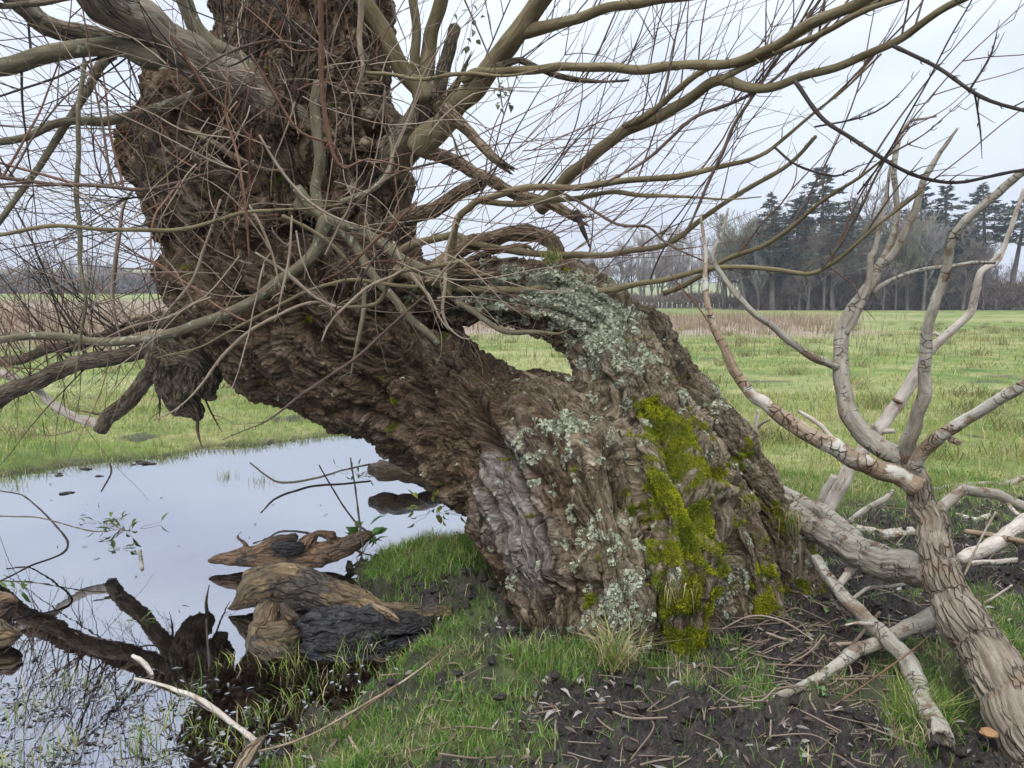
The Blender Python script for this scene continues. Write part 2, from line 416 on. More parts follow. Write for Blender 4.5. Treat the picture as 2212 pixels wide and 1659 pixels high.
TRUNK_TUBES = [   # x, y, Y, half width (sketch units)
    [(1330, 1480, 3.80, 262), (1315, 1300, 3.88, 258), (1290, 1160, 3.98, 250), (1225, 1050, 4.25, 236), (1068, 958, 4.7, 164), (905, 836, 5.15, 160),
     (765, 725, 5.4, 228), (645, 605, 5.6, 256), (615, 480, 5.65, 246), (590, 385, 5.6, 255), (590, 290, 5.6, 250), (635, 180, 5.6, 200), (660, 60, 5.6, 172), (668, -90, 5.6, 162)],
    [(1450, 1480, 3.70, 150), (1452, 1300, 3.72, 142), (1452, 1180, 3.80, 140), (1430, 1020, 4.0, 142), (1385, 885, 4.15, 118), (1340, 795, 4.25, 96), (1312, 720, 4.35, 84), (1238, 668, 4.45, 82),
     (1130, 643, 4.6, 72), (1020, 632, 4.85, 70), (900, 632, 5.1, 85), (780, 640, 5.35, 105)],
    [(1345, 690, 4.4, 55), (1392, 720, 4.4, 48), (1440, 800, 4.35, 56), (1510, 905, 4.3, 64), (1592, 1015, 4.2, 62), (1676, 1120, 4.1, 70), (1706, 1220, 4.0, 72), (1708, 1420, 3.9, 84)],
    [(1490, 1480, 3.22, 66), (1485, 1320, 3.20, 62), (1475, 1180, 3.30, 64), (1440, 1000, 3.66, 54), (1395, 890, 3.98, 40)],
    [(1360, 1480, 3.24, 76), (1335, 1270, 3.32, 78), (1285, 1090, 3.66, 66), (1210, 960, 4.22, 44)],
    [(1222, 1450, 3.40, 40), (1180, 1300, 3.50, 42), (1140, 1160, 3.84, 44), (1085, 1020, 4.38, 42), (960, 930, 4.88, 45)],
    [(1630, 1400, 3.60, 62), (1628, 1230, 3.68, 66), (1575, 1090, 3.90, 56), (1510, 970, 4.15, 45)],
    [(1070, 1292, 3.86, 16), (1120, 1278, 3.78, 30), (1180, 1262, 3.7, 40)],
    [(1275, 850, 4.30, 36), (1200, 860, 4.35, 32), (1140, 882, 4.45, 28)],
    [(258, 285, 5.40, 30), (300, 318, 5.45, 52), (360, 360, 5.5, 72), (440, 420, 5.55, 95)],
    [(300, 262, 5.5, 24), (380, 262, 5.5, 44), (470, 270, 5.5, 70)],
    [(800, 255, 5.6, 58), (790, 400, 5.55, 88), (830, 500, 5.5, 60), (850, 580, 5.4, 45)],
    [(395, 560, 5.75, 30), (400, 640, 5.7, 38), (440, 720, 5.65, 50)],
]

CLEFTS = [([(985, 800), (1012, 850), (1030, 900), (1062, 945), (1092, 990), (1108, 1030)], .036, 0.112), ([(1385, 870), (1420, 930), (1470, 1010), (1512, 1080), (1550, 1170), (1566, 1260), (1572, 1340)], .040, 0.150),
          ([(1305, 900), (1330, 970), (1346, 1040), (1356, 1110)], .022, 0.090), ([(1490, 920), (1555, 1000), (1610, 1070), (1655, 1150), (1672, 1230), (1678, 1310)], .032, 0.105), ([(1172, 1270), (1178, 1320), (1186, 1390)], .030, 0.105),
          ([(1270, 1240), (1284, 1310), (1292, 1390)], .026, 0.075), ([(1030, 1010), (1062, 1090), (1082, 1170), (1094, 1250)], .022, 0.075), ([(1098, 985), (1118, 1060), (1150, 1140), (1160, 1210)], .020, 0.068), ([(1062, 1000), (1085, 1080), (1105, 1150), (1118, 1230)], .014, 0.045),
          ([(1400, 1020), (1420, 1120), (1428, 1230), (1425, 1330)], .024, 0.075), ([(1230, 940), (1250, 1020), (1262, 1100)], .020, 0.060), ([(860, 740), (890, 790), (905, 850), (930, 900)], .045, 0.120), ([(930, 690), (960, 740), (1000, 790)], .03, 0.075),
          ([(560, 470), (590, 580), (650, 700), (740, 810), (830, 890)], .036, 0.105), ([(690, 480), (720, 600), (780, 720), (860, 800)], .034, 0.105), ([(470, 500), (500, 620), (560, 740), (640, 840)], .034, 0.105), ([(770, 420), (800, 540), (850, 640)], .034, 0.090), ([(420, 480), (430, 600), (470, 710)], .03, 0.090),
          ([(640, 420), (650, 520), (690, 640)], .03, 0.075), ([(520, 300), (540, 380), (545, 450)], .05, 0.105), ([(430, 300), (470, 350), (520, 370)], .055, 0.120), ([(640, 60), (650, 160), (680, 260)], .04, 0.090), ([(730, 40), (745, 160), (770, 280), (790, 380)], .04, 0.090), ([(560, 60), (575, 150), (600, 240)], .035, 0.075),
          ([(810, 330), (830, 400), (840, 470)], .035, 0.090), ([(1330, 690), (1370, 760), (1420, 830)], .024, 0.060), ([(1110, 880), (1180, 960), (1220, 1060)], .022, 0.060), ([(700, 880), (820, 930), (930, 1000)], .03, 0.075)]

def remesh(mb, voxel, iters):
    tmp = bpy.data.objects.new('tmp', mb.mesh('tmp')); COL.objects.link(tmp)
    md = tmp.modifiers.new('r', 'REMESH'); md.mode = 'VOXEL'; md.voxel_size = voxel
    dg = bpy.context.evaluated_depsgraph_get()
    ev = tmp.evaluated_get(dg); em = ev.to_mesh()
    nv = len(em.vertices); V = np.empty(nv * 3, np.float32); em.vertices.foreach_get('co', V); V = V.reshape(-1, 3).astype(float)
    npoly = len(em.polygons); lt = np.empty(npoly, np.int32); em.polygons.foreach_get('loop_total', lt)
    li = np.empty(len(em.loops), np.int32); em.loops.foreach_get('vertex_index', li)
    ls = np.empty(npoly, np.int32); em.polygons.foreach_get('loop_start', ls)
    quads = li[(ls[lt == 4][:, None] + np.arange(4))]; tris = li[(ls[lt == 3][:, None] + np.arange(3))] if (lt == 3).any() else None
    ev.to_mesh_clear(); bpy.data.objects.remove(tmp)
    for it in range(iters):
        acc = np.zeros_like(V); cnt = np.zeros(nv)
        for a, b in ((0, 1), (1, 2), (2, 3), (3, 0)):
            np.add.at(acc, quads[:, a], V[quads[:, b]]); np.add.at(cnt, quads[:, a], 1)
        V = V * .5 + .5 * acc / np.maximum(cnt, 1)[:, None]
    return V, quads, tris

def vnormals(V, quads):
    n = np.cross(V[quads[:, 2]] - V[quads[:, 0]], V[quads[:, 3]] - V[quads[:, 1]]); N = np.zeros_like(V)
    for a in range(4): np.add.at(N, quads[:, a], n)
    return N / (np.linalg.norm(N, axis=1, keepdims=True) + 1e-12)

def solid(TUBES, voxel, iters=3, step=.02, lump=.10, freq=2.2, sds=0.3):
    """union of tubes -> one closed surface with fibre coordinates that follow the tubes"""
    mb = MB(); SAM = []
    for ti, T in enumerate(TUBES):
        rows = [list(at(x, y, Y)) + [w * ppm(Y)] for x, y, Y, w in T]
        S = spline(rows, step); C, r = S[:, :3], np.maximum(S[:, 3], voxel * .8)
        V, Q, tr, fl = tube(C, r, 48, lump=lump, freq=freq, seed=ti * 1.7 + sds)
        mb.add(V, Q, tr)
        Tn, N, B = frames(C); s = np.concatenate([[0], np.cumsum(np.linalg.norm(np.diff(C, axis=0), axis=1))])
        SAM.append((C, r, N, B, s + ti * 5.3, Tn))
    V, quads, tris = remesh(mb, voxel, iters); nv = len(V)
    C = np.vstack([a[0] for a in SAM]).astype(np.float32); r = np.concatenate([a[1] for a in SAM]).astype(np.float32)
    FN = np.vstack([a[2] for a in SAM]); FB = np.vstack([a[3] for a in SAM]); s = np.concatenate([a[4] for a in SAM])
    best = np.empty(nv, np.int64); Vf = V.astype(np.float32)
    for i in range(0, nv, 20000):
        v = Vf[i:i + 20000]
        d2 = (v * v).sum(1)[:, None] + (C * C).sum(1)[None] - 2 * v @ C.T
        best[i:i + 20000] = np.argmin(d2 - (r * r)[None] * 0.9, axis=1)
    off = V - C[best]; fa = (off * FN[best]).sum(1); fb = (off * FB[best]).sum(1); L = np.sqrt(fa * fa + fb * fb) + 1e-6
    FT = np.vstack([a[5] for a in SAM]); sa = s[best] + np.clip((off * FT[best]).sum(1), -.03, .03); rr = .35 * r[best] + .65 * np.median(r)
    return V, quads, tris, sa, fa / L * rr, fb / L * rr

def build_trunk():
    V, quads, tris, fs, fa, fb = solid(TRUNK_TUBES, .0075)
    nv = len(V); N = vnormals(V, quads)
    px, py, dep = proj(V); low = smooth(700, 950, px)
    # spiral grain and wandering fibres
    wx = fbm(V * 2.1 + 5, 2); wy = fbm(V * 2.1 + 40, 2)
    tw = fs * .30 + wx * .25 + .10 * fbm(V * 4.5 + 90, 2) * low
    ca, sa = np.cos(tw), np.sin(tw)
    a2 = fa * ca - fb * sa; b2 = fa * sa + fb * ca
    w2 = fbm(V * 7 + 11, 2)
    flow = np.stack([fs + .14 * wy + .05 * fbm(V * 8 + 33, 2), a2 + .013 * w2, b2 + .013 * fbm(V * 7 + 71, 2)], 1)
    px, py, dep = proj(V)
    # character of the bark from place to place
    head = smooth(980, 760, px) * smooth(1000, 800, py)

    def fissure(freq, al, width, ofs):
        n = perlin(flow * np.array([freq * al, freq, freq]) + ofs)
        return 1 - np.exp(-(n / width) ** 2)
    f1 = fissure(8.5, .10, .15, 0); f2 = fissure(19.0, .13, .17, 9.1); f3 = fissure(42.0, .16, .22, 33.0)
    pl = np.clip(fissure(26, .9, .12, 51.0), 0, 1)
    big = fbm(V * 1.9 + 3, 2); mid = fbm(V * 6.5 + 21, 2)
    def centre(cx, cy):
        m = (np.abs(px - cx) < 14) & (np.abs(py - cy) < 14)
        if not m.any(): return None
        j = np.where(m)[0]; return V[j[np.argmin(dep[j])]]
    def spots(L):
        out = np.zeros(nv)
        for cx, cy, rad, st in L:
            c = centre(cx, cy)
            if c is None: continue
            out = np.maximum(out, st * np.exp(-(((V - c) ** 2).sum(1)) / (rad * rad)))
        return out
    grey = spots([(1065, 1000, .14, .9), (1090, 1080, .13, 1), (1060, 1130, .12, .9), (1120, 1150, .13, 1), (1130, 1215, .12, 1), (1040, 1090, .12, .8), (1090, 1200, .1, .8), (1085, 960, .10, .5)])
    lich = spots([(1060, 610, .26, .85), (1150, 620, .24, .95), (1230, 640, .24, 1), (1300, 670, .22, .95), (1360, 660, .18, .8), (1280, 730, .18, .9), (1350, 740, .18, .7), (1400, 760, .16, .6), (1210, 900, .12, .8),
                  (1240, 960, .14, .45), (1330, 830, .18, .4), (1310, 1180, .16, .5), (1330, 1260, .16, .66), (1270, 1290, .13, .62), (1360, 1330, .16, .7), (1350, 1390, .12, .7), (1290, 1230, .12, .5),
                  (1600, 1230, .13, .75), (1590, 1290, .1, .6), (1500, 850, .14, .45), (870, 620, .15, .45), (1440, 1010, .2, .35), (1380, 980, .2, .3), (1200, 1150, .1, .4), (960, 600, .2, .5)])
    lich = np.maximum(lich, .34 * smooth(1000, 1150, px) * smooth(-.3, .3, fbm(V * 3.3 + 13, 2)))
    moss = spots([(1415, 880, 0.102, 0.86), (1440, 915, 0.115, 1.08), (1465, 950, 0.115, 1.03), (1490, 985, 0.115, 0.97), (1520, 1020, 0.102, 0.86), (1400, 1060, 0.102, 0.81), (1440, 1075, 0.128, 0.81), (1500, 1105, 0.154, 0.92), (1535, 1090, 0.102, 0.86),
                  (1545, 1150, 0.128, 0.97), (1520, 1190, 0.128, 0.86), (1430, 1220, 0.128, 0.97), (1470, 1250, 0.141, 0.76), (1480, 1320, 0.179, 0.92), (1500, 1390, 0.179, 0.97), (1450, 1380, 0.154, 0.86), (1540, 1330, 0.128, 0.86), (1420, 1330, 0.077, 0.65), (1600, 1120, 0.102, 0.76),
                  (1610, 1060, 0.102, 0.65), (1500, 900, 0.102, 0.65), (1480, 920, 0.090, 0.65), (1640, 1250, 0.128, 0.76), (1690, 1260, 0.154, 0.92), (1730, 1280, 0.128, 0.97), (1660, 1300, 0.128, 0.86), (1580, 1180, 0.090, 0.65), (1560, 1030, 0.102, 0.76), (1255, 1300, 0.077, 0.65), (1490, 1450, 0.128, 0.86)])
    moss = np.maximum(moss, .42 * smooth(1380, 1480, px) * smooth(820, 980, py) * smooth(-.25, .25, fbm(V * 2.6 + 60, 2)))
    mossm = moss * 1.0 + .62 * perlin(V * 8 + 3) + .42 * perlin(V * 21 + 3) + .12 * perlin(V * 50)
    amp = 1 - .55 * np.clip(grey, 0, 1)
    deep = .6 + .4 * smooth(-.2, .25, big)
    amp = amp * (1 + .25 * head)
    h = f1 * (.62 + .14 * head) * deep + f2 * .30 + f3 * .11 * (.5 + pl * .5)
    disp = (h - .75) * (.080 * amp) + big * .07 + mid * .036 + .010 * (pl - .8) * amp
    # hollow, darker crevice running up the middle of the base, and ragged top of the arch
    cv, ce = cells(flow * np.array([7, 24, 24]) + .25 * np.stack([perlin(V * 16), perlin(V * 16 + 9), perlin(V * 16 + 19)], 1))
    cv2, ce2 = cells(flow * np.array([15, 48, 48]) + 7.7 + .25 * np.stack([perlin(V * 30), perlin(V * 30 + 9), perlin(V * 30 + 19)], 1))
    disp += amp * ((cv - .5) * .022 - .010 * np.exp(-(ce / .14) ** 2) + (cv2 - .5) * .009 - .004 * np.exp(-(ce2 / .16) ** 2))
    # large clefts that follow the lean, the stripped fold at the foot, hollows of the head
    for pts, wd, dp in CLEFTS:
        L = [centre(x, y) for x, y in pts]; L = [c for c in L if c is not None]
        if len(L) < 2: continue
        S = spline(np.array(L), .02)[:, :3]; S = S + .018 * np.stack([perlin(S * 9 + pts[0][0]), perlin(S * 9 + 20), perlin(S * 9 + 40)], 1)
        m = np.where((np.abs(V - S.mean(0)) < (np.abs(S - S.mean(0)).max(0) + 4 * wd)).all(1))[0]
        d2 = np.full(len(m), 9.0); tpos = np.zeros(len(m))
        for q in range(len(S)):
            dd = ((V[m] - S[q]) ** 2).sum(1); u = dd < d2; d2 = np.where(u, dd, d2); tpos = np.where(u, q / (len(S) - 1), tpos)
        fade = smooth(0, .18, tpos) * smooth(1, .82, tpos)
        disp[m] += fade * (-dp * np.exp(-d2 / wd ** 2) + dp * .35 * np.exp(-((np.sqrt(d2) - 2.1 * wd) / wd) ** 2))
    topj = smooth(.35, .9, N[:, 2]) * smooth(860, 940, px) * smooth(1420, 1340, px) * smooth(700, 640, py)
    disp += topj * .05 * np.maximum(0, perlin(V * 14 + 4))
    V2 = V + N * disp[:, None]
    olive = np.clip(smooth(1150, 1350, px) * .85 + .15 * mid, 0, 1)
    height = smooth(.62, .98, h) * (1 - .5 * head)
    me = make_mesh('trunk', V2 - np.array(WILLOW.location), quads, tris,
                   dict(flow=flow, height=height, tone=olive, grey=np.clip(grey, 0, 1) * .85, lichen=lich, moss=mossm))
    o = bpy.data.objects.new('trunk', me); me.materials.append(M['trunk']); COL.objects.link(o); o.parent = WILLOW
    N2 = vnormals(V2, quads)
    # moss cushions: tiny upright fronds, broken up along the bark
    mk = np.where((mossm > .60) & (dep < 5.2) & (N2[:, 1] < .3))[0]
    pick = rng.choice(mk, min(len(mk) * 9, 120000))
    P = V2[pick] + rng.normal(0, .004, (len(pick), 3)); d = N2[pick] + rng.normal(0, .6, (len(pick), 3)) + np.array([0, 0, .3]); d /= np.linalg.norm(d, axis=1, keepdims=True)
    t = np.cross(d, rng.normal(size=d.shape)); t /= np.linalg.norm(t, axis=1, keepdims=True)
    L = rng.uniform(.003, .009, len(P))[:, None] * (.5 + np.clip(mossm[pick], 0, 1.2)[:, None]); W = rng.uniform(.0012, .0024, len(P))[:, None]
    VV = np.stack([P - t * W, P + t * W, P + d * L + t * W * .3], 1).reshape(-1, 3)
    k = np.clip(.5 + 1.1 * fbm(P * 11, 2), 0, 1)[:, None]
    cl = (np.array([.075, .115, .012]) + (np.array([.42, .43, .024]) - np.array([.075, .115, .012])) * k) * rng.uniform(.6, 1.35, (len(P), 1))
    cl = np.repeat(np.hstack([cl, np.ones((len(P), 1))]), 3, 0)
    mm = MB(); mm.add(VV, None, np.arange(len(VV)).reshape(-1, 3), col=cl)
    mo = mm.build('moss_fronds', M['moss'], WILLOW, False); mo['kind'] = 'stuff'
    # leafy lichen: thin, ragged rosettes lying on the bark
    lk = lich * 1.0 + .55 * perlin(V * 13 + 2) + .35 * perlin(V * 30 + 8)
    mk = np.where((lk > .52) & (dep < 5.6) & (N2[:, 1] < .35) & (mossm < .5))[0]
    pick = rng.choice(mk, min(len(mk), 42000), replace=False); n = len(pick); K = 9
    N3 = N2[pick] + rng.normal(0, .28, (n, 3)); N3 /= np.linalg.norm(N3, axis=1, keepdims=True)
    t = np.cross(N3, rng.normal(size=(n, 3))); t /= np.linalg.norm(t, axis=1, keepdims=True); b = np.cross(N3, t)
    an = np.arange(K) / K * 2 * np.pi; R_ = (.0018 + .011 * rng.uniform(0, 1, (n, 1)) ** 2.2) * rng.uniform(.45, 1.25, (n, K))
    c0 = V2[pick] + N2[pick] * .002
    ring = c0[:, None] + t[:, None] * (np.cos(an) * R_)[..., None] + b[:, None] * (np.sin(an) * R_)[..., None] + N3[:, None] * rng.uniform(-.001, .004, (n, K, 1))
    VV = np.concatenate([c0[:, None] + N3[:, None] * .001, ring], 1).reshape(-1, 3)
    base = np.arange(n)[:, None, None] * (K + 1); jj = np.arange(K); T = (base + np.stack([np.zeros(K, int), jj + 1, (jj + 1) % K + 1], 1)[None]).reshape(-1, 3)
    cc = np.array([.42, .455, .345]) * rng.uniform(.55, 1.25, (n, 1)) + np.array([.02, .0, -.03]) * rng.uniform(0, 1, (n, 1))
    ml = MB(); ml.add(VV, None, T, col=np.repeat(np.hstack([cc, np.ones((n, 1))]), K + 1, 0))
    lo = ml.build('lichen', M['moss'], WILLOW, False); lo['kind'] = 'stuff'
    return V2, N2, px, py, dep

t0 = time.time()
TV, TN, TPX, TPY, TDEP = build_trunk()
print('trunk', len(TV), time.time() - t0)
# ---------------------------------------------------------------- ground, pond
WZ = -0.10
POND = np.array([gnd(x, y, WZ)[:2] for x, y in [(-500, 1012), (0, 1026), (60, 1021), (150, 1005), (280, 993), (360, 985), (440, 968), (560, 962), (640, 952), (720, 938), (800, 930), (900, 940), (1010, 985), (1090, 1080),
    (1085, 1150), (1000, 1168), (900, 1178), (830, 1188), (780, 1228), (762, 1285), (800, 1310), (900, 1345), (905, 1372), (875, 1402), (830, 1445), (760, 1492), (705, 1540), (640, 1600), (570, 1655), (520, 1760), (-500, 1760)]])

def pond_sd(P):
    """signed distance to the pond outline, positive inside"""
    A = POND; B = np.roll(POND, -1, 0); d = np.full(len(P), 1e9); ins = np.zeros(len(P), bool)
    for a, b in zip(A, B):
        ab = b - a; t = np.clip(((P - a) @ ab) / (ab @ ab), 0, 1)
        d = np.minimum(d, np.linalg.norm(P - a - t[:, None] * ab, axis=1))
        c = ((a[1] > P[:, 1]) != (b[1] > P[:, 1])) & (P[:, 0] < (b[0] - a[0]) * (P[:, 1] - a[1]) / (b[1] - a[1] + 1e-12) + a[0])
        ins ^= c
    return np.where(ins, d, -d)

def v3(P, z=0): return np.column_stack([P, np.full(len(P), z)])

# patches in sketch coordinates: x, y, rx, ry, strength (turned into world discs on the ground)
GRASSP = [(930, 1215, 120, 45, 1.5), (1010, 1200, 70, 40, 1.3), (1180, 1440, 130, 42, 1.3), (1000, 1590, 170, 80, 1.15), (860, 1620, 200, 60, 1.1), (760, 1560, 130, 40, .8), (700, 1640, 160, 40, .9), (1120, 1500, 45, 80, 1.0),
          (1620, 1500, 60, 50, .9), (1560, 1640, 60, 30, .6), (1990, 1570, 75, 85, 1.7), (2150, 1420, 90, 110, .9), (1430, 1430, 110, 36, .9), (900, 1390, 150, 55, .8), (1250, 1480, 70, 30, .8), (1130, 1590, 80, 60, .9), (1330, 1590, 50, 40, .5),
          (1800, 1500, 60, 30, .6), (1960, 1440, 90, 50, .8), (2120, 1340, 80, 60, .8), (990, 1330, 80, 40, .7), (860, 1260, 60, 40, .7), (1580, 1420, 60, 30, .5), (1460, 1500, 60, 30, .5), (1700, 1560, 40, 30, .5), (2030, 1250, 60, 50, .4)]
MUDP = [(1300, 1530, 130, 70, 1), (1480, 1600, 220, 70, 1), (1750, 1600, 180, 70, 1), (1120, 1570, 50, 50, .8), (1780, 1370, 190, 70, .9), (1130, 1370, 60, 50, .6), (2140, 1240, 90, 45, 1), (1960, 1110, 160, 40, .8), (2150, 1100, 100, 40, .7),
        (1890, 860, 30, 12, .9), (1480, 1270, 400, 120, .8), (900, 1270, 60, 30, .7), (1000, 1650, 80, 30, .7), (2100, 1620, 100, 60, .6), (1180, 1500, 40, 30, .7), (860, 1650, 70, 20, .6), (480, 850, 22, 10, .7), (1950, 730, 30, 6, .6)]
def patchval(P, L, zz=0.0):
    out = np.zeros(len(P))
    px, py, _ = proj(v3(P, zz))
    for x, y, rx, ry, s in L:
        out = np.maximum(out, s * np.exp(-(((px - x) / rx) ** 2 + ((py - y) / ry) ** 2) ** 1.5 * .7))
    return out

def zones(P):
    P = np.asarray(P, float); x, y = P[:, 0], P[:, 1]
    q = v3(P)
    sd = pond_sd(P) + .16 * fbm(q * 1.7 + 2, 2) + .07 * fbm(q * 6 + 4, 2)
    near = smooth(6.4, 4.3, y - .25 * np.maximum(x - 1.5, 0) + .5 * fbm(q * 1.3 + 6, 2))
    mud = np.clip(.92 * near + .35 * patchval(P, MUDP) - .30 * patchval(P, GRASSP) + .35 * fbm(q * 2.6, 3) - .12 * (1 - near), 0, 1)
    mud = np.maximum(mud, smooth(-.22, .02, sd + .12 * fbm(q * 3, 2)) * np.where(y > 5.2, .75, .55))
    mud = np.maximum(mud, (fbm(q * .9 + 9, 3) > .42) * .8 * smooth(40, 10, y))
    px = PW / 2 + x / np.maximum(y, .1) * FP
    r = smooth(27, 33, y + 3 * fbm(q * .15, 2)) * smooth(62, 52, y) * smooth(1950, 1700, px + 160 * fbm(q * .12 + 3, 2))
    rl = smooth(20, 27, y + 3 * fbm(q * .15, 2)) * smooth(105, 85, y) * smooth(1100, 700, px)
    rush = np.clip(np.maximum(r, rl), 0, 1)
    return sd, mud, rush

def height(P, sd=None, mud=None):
    P = np.asarray(P, float); x, y = P[:, 0], P[:, 1]
    if sd is None: sd, mud, _ = zones(P)
    q = v3(P)
    near = smooth(16, 7, y)
    base = .03 * fbm(q * .8 + 3, 2) + near * (.03 * fbm(q * 3.1 + 8, 3)) + (1 - near) * .05 * fbm(q * .4, 2)
    lum = near * mud * (.10 * fbm(q * 5 + 2, 3) + .075 * (np.abs(fbm(q * 15 + 5, 2)) * 2 - .5))
    out = WZ + .10 * smooth(.0, .55, -sd) + .02 * smooth(0, .1, -sd)
    inn = WZ - .02 - .30 * smooth(0, 1.3, sd) - .03 * smooth(0, .12, sd)
    z = np.where(sd > 0, inn, out) + base * np.where(sd > 0, .6, smooth(0, .5, -sd) * .8 + .2) + lum * np.where(sd > 0, .5, 1)
    z = z + .05 * patchval(P, [(930, 1215, 110, 40, 1.0), (1990, 1580, 60, 60, .5), (1180, 1440, 110, 30, .6)])
    left = smooth(10, -50, x) * smooth(45, 150, y) * 2.1
    far = smooth(150, 700, y) * 14
    return z + left + far

def axis(lo, hi, step, ext, gr):
    a = np.arange(lo, hi + 1e-6, step); L = []; s = step; v = hi
    while v < ext[1]: s *= gr; v += s; L.append(v)
    K = []; s = step; v = lo
    while v > ext[0]: s *= gr; v -= s; K.append(v)
    return np.array(K[::-1] + list(a) + L)

def build_ground():
    xs = axis(-3.2, 3.6, .02, (-700, 700), 1.05); ys = axis(2.0, 7.2, .02, (-30, 900), 1.045)
    X, Y = np.meshgrid(xs, ys); P = np.column_stack([X.ravel(), Y.ravel()])
    sd, mud, rush = zones(P); z = height(P, sd, mud)
    nx, ny = len(xs), len(ys)
    i = np.arange(ny - 1)[:, None] * nx + np.arange(nx - 1)[None]
    Q = np.stack([i, i + 1, i + nx + 1, i + nx], -1).reshape(-1, 4)
    wet = smooth(-.10, .10, sd)
    me = make_mesh('ground', np.column_stack([P, z]), Q, None, dict(mud=mud, rush=rush, wet=wet))
    o = bpy.data.objects.new('ground', me); me.materials.append(M['ground']); COL.objects.link(o)
    tag(o, kind='structure')
    # pond surface: one level sheet, hidden wherever the ground is higher
    xs = np.linspace(-9, 2.2, 60); ys = np.linspace(1.5, 9.5, 60); X, Y = np.meshgrid(xs, ys); nx = 60
    i = np.arange(59)[:, None] * nx + np.arange(59)[None]; Q = np.stack([i, i + 1, i + nx + 1, i + nx], -1).reshape(-1, 4)
    me = make_mesh('pond_water', np.column_stack([X.ravel(), Y.ravel(), np.full(X.size, WZ)]), Q)
    w = bpy.data.objects.new('pond_water', me); me.materials.append(M['water']); COL.objects.link(w); tag(w, kind='structure')
build_ground()

# ---------------------------------------------------------------- grass
def blades(P, h, w, lean, col, curl=.6, upd=None):
    """one curved blade per row of P"""
    n = len(P); az = rng.uniform(0, 2 * np.pi, n); d = np.stack([np.cos(az), np.sin(az), np.zeros(n)], 1); t = np.stack([-np.sin(az), np.cos(az), np.zeros(n)], 1)
    ph = rng.uniform(0, 2 * np.pi, n); t = t * np.cos(ph)[:, None] + d * np.sin(ph)[:, None] * .8
    h = h[:, None]; w = w[:, None]; l = lean[:, None]
    up = np.array([0, 0, 1.0])
    m = P + up * h * .55 + d * h * l * .35
    tip = P + up * h * (1 - .35 * l * curl) + d * h * l * 1.0
    V = np.stack([P - t * w, P + t * w, m + t * w * .75, m - t * w * .75, tip], 1).reshape(-1, 3)
    b = np.arange(n)[:, None] * 5
    Q = b + np.array([[0, 1, 2, 3]]); T = b + np.array([[3, 2, 4]])
    return V, Q, T, np.repeat(np.column_stack([col, np.ones(n)]), 5, 0)

def grass_col(n, dry, lush=False):
    g = np.array([.155, .248, .040]); y = np.array([.35, .345, .095]); s = np.array([.47, .39, .21]); b = np.array([.070, .150, .030])
    u = rng.uniform(0, 1, n)[:, None]; k = rng.uniform(0, 1, n)[:, None]
    c = np.where(u < .5, g + (y - g) * k, np.where(u < .8, g + (b - g) * k, y))
    if lush: c = np.where(u < .45, g + (y - g) * k * .6, np.where(u < .92, g + (b - g) * k, y)) * np.array([.82, 1.0, .95])
    c = np.where(rng.uniform(0, 1, n)[:, None] < np.asarray(dry).reshape(-1, 1), s * (.6 + .6 * k), c)
    return c * rng.uniform(.75, 1.2, n)[:, None]

def grow(name, mat, x0, x1, y0, y1, n, densf, hf, wf, dryf, leanr=(.2, 1.0), lush=False):
    P = np.column_stack([rng.uniform(x0, x1, n), rng.uniform(y0, y1, n)])
    px = PW / 2 + P[:, 0] / P[:, 1] * FP
    P = P[(px > -500) & (px < PW + 500)]
    sd, mud, rush = zones(P); D = densf(P, sd, mud, rush)
    k = rng.uniform(0, 1, len(P)) < D; P, sd, mud, rush = P[k], sd[k], mud[k], rush[k]
    z = height(P, sd, mud); n = len(P)
    V, Q, T, c = blades(np.column_stack([P, z - .004]), hf(P, sd, n), wf(P, n), rng.uniform(*leanr, n), grass_col(n, dryf(P, n), lush))
    return V, Q, T, c

mb = MB()
def d_near(P, sd, mud, rush):
    q = v3(P); c = fbm(q * 4.5 + 30, 2); g = patchval(P, GRASSP)
    d = .24 * smooth(-.05, .35, c) + 1.0 * g * smooth(-.35, .2, c + .3 * g) - .42 * patchval(P, MUDP)
    d = np.maximum(d, smooth(4.2, 5.6, P[:, 1]) * (.35 + .4 * smooth(-.2, .3, c)) * (1 - .7 * patchval(P, MUDP)))
    d = np.where(sd > .0, .16 * smooth(.35, .0, sd) * smooth(.05, .5, c) , np.maximum(d, .03 + .16 * smooth(.12, .4, fbm(q * 7 + 15, 2))))
    return np.clip(d, 0, 1)
def h_near(P, sd, n): return rng.uniform(.022, .075, n) * (1 + .55 * patchval(P, [(930, 1215, 120, 45, 1), (1990, 1580, 60, 70, 1), (1180, 1440, 130, 40, .8)]))
V, Q, T, c = grow('g', None, -2.6, 4.2, 2.2, 6.6, 330000, d_near, h_near, lambda P, n: rng.uniform(.0013, .0030, n), lambda P, n: .10 + .35 * (fbm(v3(P) * 3.3 + 50, 2) > .18), lush=True)
mb.add(V, Q, T, col=c); print('near grass', len(T))
def d_mid(P, sd, mud, rush):
    c = fbm(v3(P) * 1.4 + 70, 3)
    d = (.35 + .5 * smooth(-.2, .3, c)) * (1 - .85 * smooth(.4, .8, mud)) * smooth(.02, -.25, sd)
    d = np.maximum(d, .8 * np.exp(-((sd + .05) / .16) ** 2) * (P[:, 1] > 5.3))
    d = np.maximum(d, .45 * smooth(.9, .05, sd) * smooth(.0, .4, fbm(v3(P) * 1.8 + 1, 2) + .35 * smooth(-2.2, -1, P[:, 0])) * (P[:, 1] > 5.5))
    return d * np.where((P[:, 1] < 6.6) & (P[:, 0] > -2.6) & (P[:, 0] < 4.2) & (P[:, 1] < 5.4), 0, 1)
